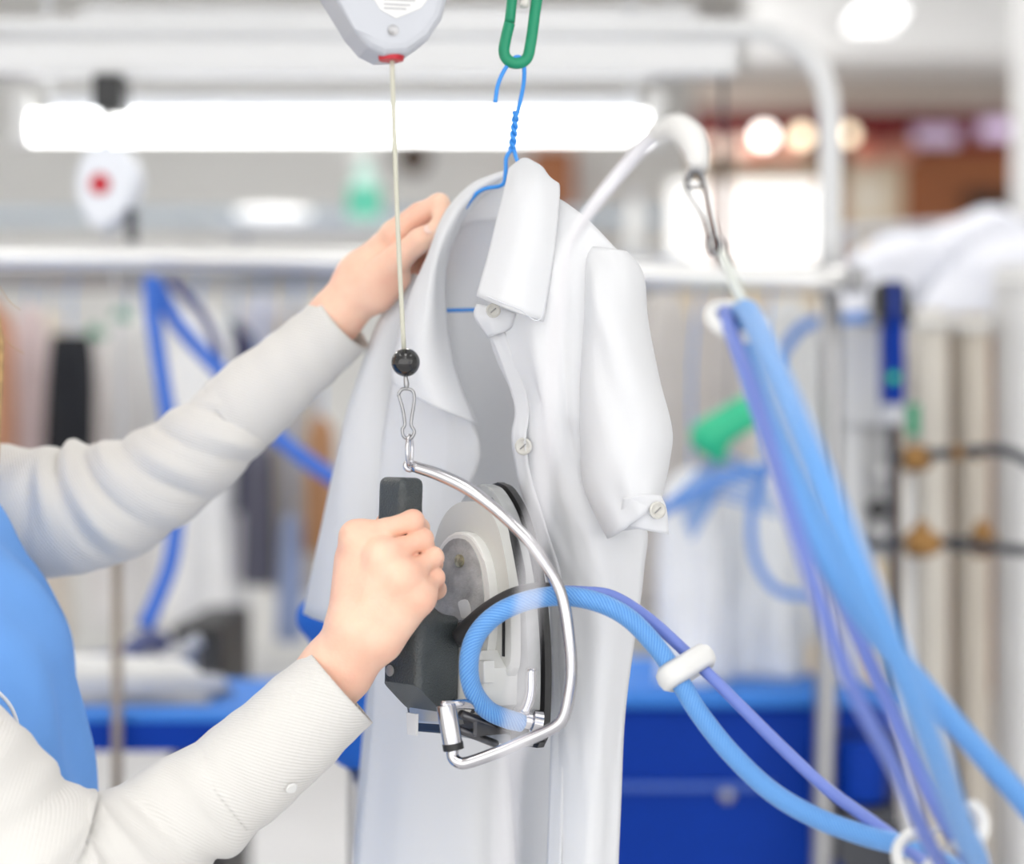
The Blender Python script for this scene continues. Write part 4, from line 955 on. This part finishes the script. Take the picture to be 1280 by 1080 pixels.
# hoses of the next ironing station, left
HB = mat('deep_blue_hose', rgb(52, 108, 205), 0.5)
tag(tube('steam_hose', ppx([(188, 345, 2.9), (192, 400, 2.9), (204, 480, 2.88), (216, 560, 2.86), (221, 630, 2.84), (214, 700, 2.82), (196, 750, 2.8), (182, 782, 2.78)]), 0.0115, HB, seg=12), 'blurred blue hose hanging straight down to the white table iron', 'hose')
tag(tube('steam_hose', ppx([(192, 350, 2.92), (222, 405, 2.92), (262, 450, 2.92), (310, 500, 2.9), (345, 545, 2.9), (430, 605, 2.88), (520, 640, 2.88)]), 0.0115, HB, seg=12), 'blurred blue hose slanting behind the far arm', 'hose')
tag(tube('power_cable', ppx([(212, 350, 2.92), (240, 378, 2.92), (262, 410, 2.94), (275, 455, 2.95), (272, 520, 2.95)]), 0.007, mat('navy_cable', rgb(50, 55, 120), 0.5), seg=10), 'short navy cable beside the slanting blue hose', 'cable')
for (u, v, l_) in ((150, 398, 'small green hanger clip over the first white coat'), (276, 412, 'small green hanger clip over the navy jacket'), (118, 420, 'small green hanger clip beside the black trousers')):
    t = thing('hanger_clip', l_, 'clip', P(u, v, 4.2), 'small green hanger clips')
    pbox('jaw', u-11, v-8, u+11, v+2, 4.18, 4.22, GREEN, t, 0.004); pbox('lever', u-4, v-14, u+4, v-8, 4.19, 4.21, GREEN, t)

# ================================================================== the blue ironing table, left
tz = P(0, 880, 2.7).z
tb = thing('ironing_table', 'blue ironing table with rounded end behind the near arm', 'table', (P(250, 0, 2.8).x, 2.8, 0))
ktb = 2.6/F
tp = [(-1.35, 2.62), (-0.30, 2.62), (-0.14, 2.66), (-0.10, 2.80), (-0.14, 2.93), (-0.32, 2.98), (-1.35, 2.98)]
frT = (Vector((0, 0, 0)), Vector((1, 0, 0)), Vector((0, 1, 0)), Vector((0, 0, 1)))
prism('cover', tp, frT, tz-0.012, tz, BLUETOP, tb, 0.004)
prism('apron_rim', tp, frT, tz-0.050, tz-0.012, BLUEP, tb)
for x, y in ((-1.2, 2.72), (-1.2, 2.95), (-0.9, 2.84)): tube('leg', [Vector((x, y, tz-0.05)), Vector((x, y, 0))], 0.018, WHITEP, tb, n=1)
tube('chrome_stand', [Vector((P(152, 0, 2.63).x, 2.60, tz-0.2)), Vector((P(152, 0, 2.63).x, 2.60, tz+0.20))], 0.007, mat('bronze_rod', rgb(150, 140, 130), 0.4, 0.6), tb, n=1)
# resting iron
ri = thing('steam_iron', 'white steam iron lying flat on the blue table', 'iron', Vector((P(165, 0, 2.75).x, 2.75, tz)))
fx = P(165, 0, 2.75).x
fri = (Vector((fx, 2.76, tz)), Vector((1, 0, 0)), Vector((0, 1, 0)), Vector((0, 0, 1)))
def iron_half(L0, W0):
    h = [(L0, 0), (L0*0.8, W0*0.45), (L0*0.3, W0*0.9), (-L0*0.5, W0), (-L0, W0*0.85)]
    q = [tuple(p) for p in catmull(h, 4)]
    return q+[(x, -y) for x, y in q[::-1][:-1]]
prism('sole_plate', iron_half(0.135, 0.058), fri, 0.004, 0.014, STEEL, ri, 0.002)
prism('shield', iron_half(0.125, 0.052), fri, 0.014, 0.030, GPLAST, ri, 0.004)
V, Q = nets([(0.02, [cone(Vector((fx-0.09, 2.76, tz+0.044)), Vector((fx+0.06, 2.76, tz+0.040)), 0.017, 0.013), cone(Vector((fx-0.06, 2.76, tz+0.03)), Vector((fx+0.08, 2.76, tz+0.03)), 0.016, 0.012)])], 0.005)
obj('handle', V, Q, WPLAST, ri)
st = thing('iron_rest', 'grey metal rest under the white table iron', 'rest', Vector((fx, 2.76, tz)))
box('plate', (fx-0.13, 2.69, tz), (fx+0.11, 2.83, tz+0.004), STEEL, st, 0.0015)
# dark equipment behind the table
eq = thing('steam_generator', 'black steam generator on the floor behind the blue table', 'generator', (P(242, 0, 3.6).x, 3.6, 0))
a_, b_ = P(214, 855, 3.5), P(276, 782, 3.5)
box('housing', (a_.x, 3.5, 0.02), (b_.x, 3.9, b_.z), mat('satin_black', rgb(26, 26, 28), 0.5), eq, 0.01)
box('front_panel', (a_.x+0.012, 3.494, a_.z-0.3), (b_.x-0.012, 3.5, b_.z-0.02), DARKP, eq)
ring('dial', P(245, 815, 3.49), 0.014, 0.004, (0, -1, 0), DARKP, eq)
tube('hose_stub', ppx([(205, 808, 3.4), (185, 800, 3.2), (150, 826, 3.0), (100, 832, 2.9)]), 0.018, mat('navy_hose', rgb(50, 65, 120), 0.6), eq, seg=10)
ct = thing('table_clamp', 'small grey clamp standing behind the white table iron', 'clamp', P(230, 810, 3.1))
lathe('clamp_body', [(0.02, 0), (0.026, 0.01), (0.026, 0.04), (0.014, 0.05)], Vector((P(225, 0, 2.95).x, 2.95, tz)), (0, 0, 1), STEEL, ct, 18)
tube('clamp_arm', [Vector((P(225, 0, 2.95).x, 2.95, tz+0.045)), Vector((P(250, 0, 2.95).x, 2.95, tz+0.06))], 0.010, GPLAST, ct, n=1)
tw_ = thing('sleeve_board', 'bright blue padded sleeve board on a post, showing left of the wrist', 'sleeve board', P(400, 780, 1.95))
V, Q = nets([(0.02, [cone(P(396, 772, 1.95), P(440, 800, 1.95), 0.020, 0.030), cone(P(440, 800, 1.95), P(446, 925, 1.95), 0.03, 0.026), cone(P(446, 925, 1.95), P(470, 700, 1.95), 0.02, 0.01)])], 0.004)
obj('padding', V, Q, mat('bright_blue_cloth', rgb(30, 110, 215), 0.8, noise=0.2, nscale=14), tw_)
tube('post', [P(452, 900, 1.95), Vector((P(452, 0, 1.95).x, 1.95, 0.01))], 0.014, STEEL, tw_, n=1)
lathe('foot', [(0.14, 0), (0.14, 0.012), (0.02, 0.03)], (P(452, 0, 1.95).x, 1.95, 0), (0, 0, 1), STEEL, tw_, 24)

# ================================================================== blue machine, right
MD = 3.10
bx0, bx1 = P(700, 0, MD).x, P(1128, 0, MD).x; mz = P(0, 866, MD).z
mc = thing('vacuum_press', 'large deep blue painted press unit below the hose loop', 'press', ((bx0+bx1)/2, MD+0.2, 0))
box('cabinet', (bx0, MD, 0.05), (P(1032, 0, MD).x, MD+0.45, mz-0.02), BLUEP, mc, 0.012)
box('side_cabinet', (P(1032, 0, MD).x, MD, 0.05), (bx1-0.01, MD+0.07, mz-0.02), BLUEP, mc, 0.008)
box('side_top', (P(1032, 0, MD).x+0.014, MD-0.02, mz-0.02), (bx1, MD+0.08, mz+0.004), BLUETOP, mc, 0.004)
box('work_top', (bx0-0.02, MD-0.02, mz-0.02), (P(1032, 0, MD).x+0.012, MD+0.47, mz+0.004), BLUETOP, mc, 0.006)
box('plinth', (bx0+0.02, MD+0.03, 0.0), (P(1020, 0, MD).x, MD+0.43, 0.05), DARKP, mc)
box('side_plinth', (P(1036, 0, MD).x, MD+0.01, 0.0), (bx1-0.02, MD+0.06, 0.05), DARKP, mc)
box('front_ledge', (bx0, MD-0.015, P(0, 985, MD).z), (P(965, 0, MD).x, MD, P(0, 978, MD).z), mat('ledge_blue', rgb(60, 100, 190), 0.3), mc)
lathe('latch', [(0.010, 0), (0.010, 0.012), (0.006, 0.015)], P(908, 993, MD), (0, -1, 0), STEEL, mc, 14)
box('recess_shade_panel', (P(1030, 0, MD).x, MD-0.006, P(0, 1075, MD).z), (P(1122, 0, MD).x, MD, P(0, 915, MD).z), mat('dark_navy', rgb(6, 20, 70), 0.5), mc)  # flat panel on the cabinet front, coloured dark to imitate a shaded recess
lathe('motor', [(0.036, 0), (0.040, 0.01), (0.040, 0.08), (0.036, 0.09)], P(1075, 1000, MD-0.05), (0, 0, 1), BLUEP, mc, 24)
box('motor_bracket', (P(1040, 0, MD).x, MD-0.09, P(0, 1010, MD).z), (P(1110, 0, MD).x, MD, P(0, 1000, MD).z), DARKP, mc)
lathe('pulley', [(0.05, 0), (0.055, 0.01), (0.055, 0.03)], P(1085, 1052, MD), (0, -1, 0), DARKP, mc, 24)
# white column cabinet with the blue valve
wc = thing('control_cabinet', 'narrow white control cabinet with grey gauges beside the chrome post', 'cabinet', (P(1070, 0, 3.2).x, 3.2, 0))
pbox('upper_box', 1044, 405, 1112, 532, 3.2, 3.4, WHITEP, wc, 0.006)
a_, b_ = P(1044, 900, 3.2), P(1082, 532, 3.2)
box('column', (a_.x, 3.22, 0), (b_.x, 3.4, b_.z), WHITEP, wc, 0.004)
a_, b_ = P(1076, 700, 3.22), P(1112, 532, 3.22)
box('gauge_panel', (a_.x, 3.23, a_.z), (b_.x, 3.4, b_.z), mat('panel_grey', rgb(175, 175, 176), 0.5), wc, 0.004)
for v in (592, 636, 668): lathe('gauge', [(0.016, 0), (0.016, 0.012), (0.010, 0.014)], P(1096, v, 3.23), (0, -1, 0), STEEL if v != 636 else BLACK, wc, 18)
bv = thing('blue_valve', 'tall blue regulator with black head and green light', 'regulator', P(1118, 530, 3.1))
pbox('regulator_body', 1106, 398, 1132, 505, 3.1, 3.15, BLUEP, bv, 0.005)
pbox('head', 1098, 350, 1136, 400, 3.08, 3.16, BLACK, bv, 0.010)
pbox('head_cover', 1113, 353, 1124, 402, 3.074, 3.08, BLUEP, bv, 0.002)
tube('side_port', [P(1074, 398, 3.12), P(1140, 398, 3.12)], 0.010, DARKP, bv, n=1)
lathe('port_nut', [(0.014, 0), (0.014, 0.02)], P(1082, 397, 3.12), (1, 0, 0), STEEL, bv, 12)
lathe('green_light', [(0.007, 0), (0.007, 0.004)], P(1117, 472, 3.1), (0, -1, 0), mat('green_led', (0.02, 0.5, 0.12, 1), 0.3, emit=0.35), bv, 16)
pbox('lower_collar', 1104, 505, 1130, 532, 3.1, 3.15, GPLAST, bv, 0.004)
tube('down_pipe', [P(1117, 530, 3.12), Vector((P(1117, 0, 3.12).x, 3.12, mz+0.004))], 0.009, DARKP, bv, n=1, seg=12)
gt = thing('green_tag', 'small green tag hanging right of the blue regulator', 'tag', P(1142, 530, 3.1))
pbox('tag_plate', 1134, 505, 1150, 545, 3.1, 3.104, GREEN, gt, 0.001); tube('tag_string', [P(1142, 505, 3.102), P(1136, 470, 3.11), P(1128, 440, 3.12)], 0.0012, STEEL, gt, seg=6)

# ================================================================== steam pipes with brass valves
sp = thing('steam_pipe', 'upper brass and dark steam pipe bending away at the right edge', 'pipe', P(1200, 572, 2.9))
tube('pipe', ppx([(1118, 572, 2.98), (1160, 568, 2.96), (1200, 566, 2.94), (1240, 562, 2.92), (1270, 568, 2.9), (1300, 590, 2.9), (1340, 640, 2.9)]), 0.0085, DARKP, sp, seg=12)
lathe('brass_valve', [(0.014, 0), (0.020, 0.01), (0.020, 0.03), (0.013, 0.042)], P(1128, 574, 2.97), (1, 0, 0.05), BRASS, sp, 14)
for u in (1190, 1214): lathe('brass_nut', [(0.012, 0), (0.012, 0.014)], P(u, 566, 2.94), (1, 0, 0), BRASS, sp, 6)
sp2 = thing('steam_pipe', 'lower steam pipe with two brass valves in front of the beige covers', 'pipe', P(1200, 680, 2.9))
tube('pipe', ppx([(1085, 680, 3.0), (1160, 678, 2.95), (1230, 682, 2.92), (1300, 690, 2.9), (1400, 692, 2.9)]), 0.0085, DARKP, sp2, seg=12)
for u, du in ((1132, 44), (1212, 34)):
    vb_ = lathe('brass_valve', [(0.014, 0), (0.021, 0.008), (0.021, du*0.0007), (0.014, du*0.0011)], P(u, 679, 2.94), (1, 0, 0), BRASS, sp2, 14)
    lathe('bonnet', [(0.012, 0), (0.014, 0.012), (0.007, 0.030)], P(u+du*.45, 676, 2.93), (0, 0, 1), BRASS, vb_, 12)
lathe('union_nut', [(0.013, 0), (0.013, 0.016)], P(1190, 680, 2.935), (1, 0, 0), BLACK, sp2, 8)
tube('vertical_pipe', [P(1136, 590, 3.0), Vector((P(1136, 0, 3.0).x, 3.0, 0))], 0.008, WHITEP, sp2, n=1)
# beige covers hanging as tall columns
BEI = (208, 202, 192)
for i, (u0, u1, vt, col, lab_) in enumerate(((1128, 1184, 392, (214, 209, 200), 'tall pale beige press cover column behind the brass valves'), (1190, 1236, 396, (200, 192, 180), 'tall darker beige press cover column near the right edge'), (1243, 1300, 340, (226, 226, 226), 'tall white cover column at the right edge of the photo'))):
    t = thing('press_cover', lab_, 'cover', (P((u0+u1)/2, 0, 3.4).x, 3.4, 0), 'tall fabric covers by the steam pipes')
    rng = np.random.RandomState(50+i); ks = [(rng.randint(3, 7), rng.uniform(-1, 1), rng.uniform(0, 6)) for _ in range(3)]
    zb = 540+(CZ-0.02)*F/3.4
    loft('fabric', [(u0+3, vt, 3.4, u1-3, vt, 3.4, 0.05), (u0, vt+25, 3.4, u1, vt+25, 3.4, 0.055), (u0, 700, 3.4, u1, 700, 3.4, 0.055), (u0, zb, 3.4, u1, zb, 3.4, 0.055)], mat('cover_%d' % i, rgb(*col), 0.9, noise=0.08, nscale=8), t, seg=40, n=6, disp=lambda tt_, a: sum(math.sin(k*a+s*tt_*3+p) for k, s, p in ks)*0.06, caps=(True, True))
    tube('top_band', [P(u0+1, vt+10, 3.34), P((u0+u1)/2, vt+12, 3.335), P(u1-1, vt+10, 3.34)], 0.008, WPLAST, t, seg=8)
# pile of white laundry above them
LAU = (226, 228, 236)
for i, (pts, r, lab_) in enumerate((([(1075, 372, 4.0), (1120, 335, 4.0), (1160, 330, 4.0)], 0.055, 'white folded laundry heap behind the blue regulator'), ([(1130, 372, 4.1), (1190, 330, 4.1), (1245, 300, 4.1)], 0.07, 'white laundry heap sloping up to the right edge'), ([(1190, 385, 3.9), (1250, 350, 3.9), (1290, 330, 3.9)], 0.06, 'white laundry heap above the beige covers'))):
    pr = [cone(P(*pts[j]), P(*pts[j+1]), r, r) for j in range(2)]
    V, Q = nets([(0.05, pr)], 0.010)
    V = V+0.008*np.sin(V*55)[:, [2, 0, 1]]
    tag(obj('laundry', V, Q, mat('laundry_white', rgb(*LAU), 0.9)), lab_, 'laundry', 'white laundry on the shelf')
sf = thing('laundry_shelf', 'white shelf carrying the laundry heaps by the right edge', 'shelf', (P(1180, 0, 4.0).x, 4.0, 0))
a_, b_ = P(1055, 408, 3.85), P(1300, 398, 3.85)
box('board', (a_.x, 3.82, a_.z), (b_.x+0.3, 4.25, b_.z), WHITEP, sf)
for x in (a_.x+0.02, b_.x+0.28): box('upright', (x-0.015, 4.0, 0), (x+0.015, 4.03, a_.z), WHITEP, sf)
gr_ = thing('grey_rail', 'slanting grey rail below the brown wall panel', 'rail', P(1160, 283, 4.6))
tube('pipe', ppx([(1045, 290, 4.6), (1160, 284, 4.6), (1300, 276, 4.6)]), 0.013, GPLAST, gr_, seg=10)
tube('upright', [P(1062, 289, 4.6), Vector((P(1062, 0, 4.6).x, 4.6, 0))], 0.012, GPLAST, gr_, n=1)
tube('upright', [P(1296, 277, 4.6), Vector((P(1296, 0, 4.6).x, 4.6, 0))], 0.012, GPLAST, gr_, n=1)
wp = struct(box('pillar_right', (P(1264, 0, 5.2).x, 4.9, 0), (P(1264, 0, 5.2).x+0.35, 5.2, 3.6), mat('pillar_paint', rgb(228, 228, 228), 0.7)))

# ================================================================== shop corner far right
SH = 10.5
sx = lambda u, d=SH: P(u, 0, d).x
sz = lambda v, d=SH: P(0, v, d).z
sb = thing('shop_front', 'brown shop partition with red fascia and two glowing windows', 'partition', (sx(1050), SH, 0))
BROWN = mat('brown_panel', rgb(165, 98, 55), 0.6, noise=0.15, nscale=3)
REDF = mat('red_fascia', rgb(125, 12, 18), 0.5)
GLOW = mat('lit_window', (1.0, 1.0, 0.98, 1), 0.5, emit=0.85)
CREAM = mat('cream_panel', rgb(226, 210, 182), 0.6)
box('fascia', (sx(868), SH, sz(188)), (sx(1300), SH+0.15, sz(138)), REDF, sb)
box('header', (sx(868), SH-0.05, sz(138)), (sx(1300), SH+0.2, sz(100)), mat('header_beige', rgb(212, 200, 190), 0.7), sb)
box('lintel', (sx(868), SH+0.02, sz(226)), (sx(1060), SH+0.14, sz(188)), mat('lintel_beige', rgb(200, 180, 155), 0.6), sb)
for u0, u1 in ((840, 901), (907, 1026)):
    w_ = box('window', (sx(u0), SH+0.06, sz(342)), (sx(u1), SH+0.10, sz(226)), GLOW, sb)
for u0, u1 in ((894, 911), (1026, 1056)): box('mullion', (sx(u0), SH+0.02, 0), (sx(u1), SH+0.14, sz(188)), BROWN, sb)
box('cream_door', (sx(1056), SH+0.03, 0), (sx(1130), SH+0.10, sz(196)), CREAM, sb)
box('door_pane', (sx(1064), SH+0.02, sz(272)), (sx(1108), SH+0.03, sz(222)), mat('bright_cream', rgb(240, 232, 215), 0.4), sb)
box('brown_wall', (sx(1130), SH+0.02, 0), (sx(1300), SH+0.12, sz(188)), BROWN, sb)
box('dark_slab', (sx(1206), SH-0.02, sz(275)), (sx(1300), SH+0.02, sz(238)), mat('dark_brown', rgb(60, 40, 30), 0.7), sb)  # dark brown slab standing slightly proud of the brown wall
box('lower_wall', (sx(840), SH+0.02, 0), (sx(1030), SH+0.14, sz(342)), CREAM, sb)
box('brown_door', (sx(1130), SH-0.02, sz(325)), (sx(1190), SH+0.02, sz(255)), BROWN, sb)
for i, (u, v, e, r, lab_) in enumerate(((955, 170, 5, 0.045, 'brightest white bulb in front of the red fascia'), (1002, 170, 3, 0.040, 'warm white bulb right of the brightest one'), (1060, 168, 2.4, 0.036, 'warm yellow bulb right of the bent pipe'), (888, 183, 0.8, 0.045, 'soft pink bulb at the left end of the fascia'), (924, 183, 0.8, 0.045, 'soft pink bulb second from the left of the fascia'))):
    t = thing('spot_bulb', lab_, 'bulb', P(u, v, SH-0.3), 'bulbs along the red fascia')
    col = (1, 0.97, 0.9, 1) if i == 0 else (1, 0.86, 0.62, 1) if i < 3 else (1, 0.75, 0.62, 1)
    ball('globe', P(u, v, SH-0.3), r, mat('bulb_%d' % i, col, 0.4, emit=e), t, 16)
    tube('socket', [P(u, v, SH-0.3)+Vector((0, r*0.8, 0)), P(u, v, SH-0.3)+Vector((0, 0.3, 0))], 0.02, STEEL, t, n=1)
for i, (u, v, l_) in enumerate(((1168, 170, 'dim lilac light strip on the red fascia'), (1250, 162, 'brighter lilac light strip beside the white pillar'))):
    t = thing('light_strip', l_, 'light', P(u, v, SH-0.05), 'lilac light strips')
    box('tube', (sx(u-26), SH-0.06, sz(v+10)), (sx(u+26), SH-0.02, sz(v-8)), mat('lilac_light_%d' % i, (0.75, 0.6, 0.85, 1), 0.4, emit=0.2+0.3*i), t); box('holder', (sx(u-28), SH-0.03, sz(v+12)), (sx(u+28), SH, sz(v-10)), STEEL, t)
# coral lanterns below the fascia
for i, (u, c) in enumerate(((940, (225, 150, 130)), (985, (230, 170, 150)), (1085, (225, 140, 120)), (1125, (215, 150, 130)))):
    t = thing('paper_lantern', ('small coral paper lantern under the red fascia, %s from its left end' % ['first', 'second', 'third', 'fourth'][i]), 'lantern', P(u, 200, SH-0.2), 'coral lanterns under the fascia')
    lathe('shade', [(0.03, 0), (0.075, 0.03), (0.075, 0.09), (0.03, 0.12)], P(u, 204, SH-0.2), (0, 0, 1), mat('coral_%d' % i, rgb(*c), 0.7), t, 18)
    tube('string', [P(u, 175, SH-0.2), P(u, 172, SH)], 0.004, STEEL, t, n=1)

# ================================================================== back wall furnishing
bt = thing('spray_bottle', 'white and green spray bottle on the shelf left of the shirt collar', 'bottle', P(455, 285, 5.0))
bx_ = P(455, 282, 5.0)
lathe('bottle_body', [(0.036, 0), (0.040, 0.01), (0.040, 0.10), (0.018, 0.14), (0.016, 0.16)], bx_, (0, 0, 1), mat('milky_plastic', rgb(190, 222, 212), 0.4), bt, 20)
lathe('label_band', [(0.041, 0.02), (0.041, 0.09)], bx_, (0, 0, 1), mat('mint_label', rgb(95, 200, 170), 0.5), bt, 20)
box('trigger_head', (bx_.x-0.05, bx_.y-0.015, bx_.z+0.16), (bx_.x+0.025, bx_.y+0.015, bx_.z+0.19), WPLAST, bt, 0.006)
shf = thing('wall_shelf', 'narrow pale shelf under the green spray bottle', 'shelf', P(455, 288, 5.0))
box('board', (bx_.x-0.35, 4.93, bx_.z-0.018), (bx_.x+0.30, 5.08, bx_.z), GPLAST, shf)
for dx in (-0.3, 0.25): tube('post', [Vector((bx_.x+dx, 5.05, bx_.z-0.018)), Vector((bx_.x+dx, 5.05, 0))], 0.010, GPLAST, shf, n=1)
wt = thing('white_bottle', 'slim white bottle right of the shirt shoulder', 'bottle', P(792, 318, 5.0))
wx = P(793, 322, 5.0)
lathe('bottle_body', [(0.020, 0), (0.024, 0.006), (0.024, 0.10), (0.014, 0.125), (0.012, 0.14)], wx, (0, 0, 1), WPLAST, wt, 18); lathe('bottle_cap', [(0.014, 0.14), (0.014, 0.16)], wx, (0, 0, 1), GPLAST, wt, 14)
sf2 = thing('wall_shelf', 'narrow grey shelf under the slim white bottle', 'shelf', wx)
box('board', (wx.x-0.28, 4.93, wx.z-0.016), (wx.x+0.14, 5.08, wx.z), GPLAST, sf2)
for dx in (-0.25, 0.10): tube('post', [Vector((wx.x+dx, 5.05, wx.z-0.016)), Vector((wx.x+dx, 5.05, 0))], 0.010, GPLAST, sf2, n=1)
cb = thing('wall_cabinet', 'orange brown wooden cabinet on the back wall above the collar', 'cabinet', P(695, 260, 11.4))
box('cabinet_body', (sx(663, 11.2), 11.2, sz(330, 11.2)), (sx(718, 11.2), 11.5, sz(184, 11.2)), mat('orange_wood', rgb(176, 112, 72), 0.6, noise=0.1, nscale=4), cb)
box('cabinet_door', (sx(667, 11.2), 11.18, sz(325, 11.2)), (sx(714, 11.2), 11.2, sz(190, 11.2)), MATS['orange_wood'], cb, 0.004)
nt_ = thing('wall_fan', 'small dark round ventilator on the back wall between cord and hanger', 'ventilator', P(517, 198, 11.4))
lathe('fan_housing', [(0.09, 0), (0.085, 0.06), (0.05, 0.09)], P(517, 198, 11.5), (0, -1, 0), mat('dark_brown', (0, 0, 0, 1)), nt_, 20)
lathe('fan_hub', [(0.03, 0), (0.02, 0.03)], P(517, 200, 11.41), (0, -1, 0), BRASS, nt_, 14)
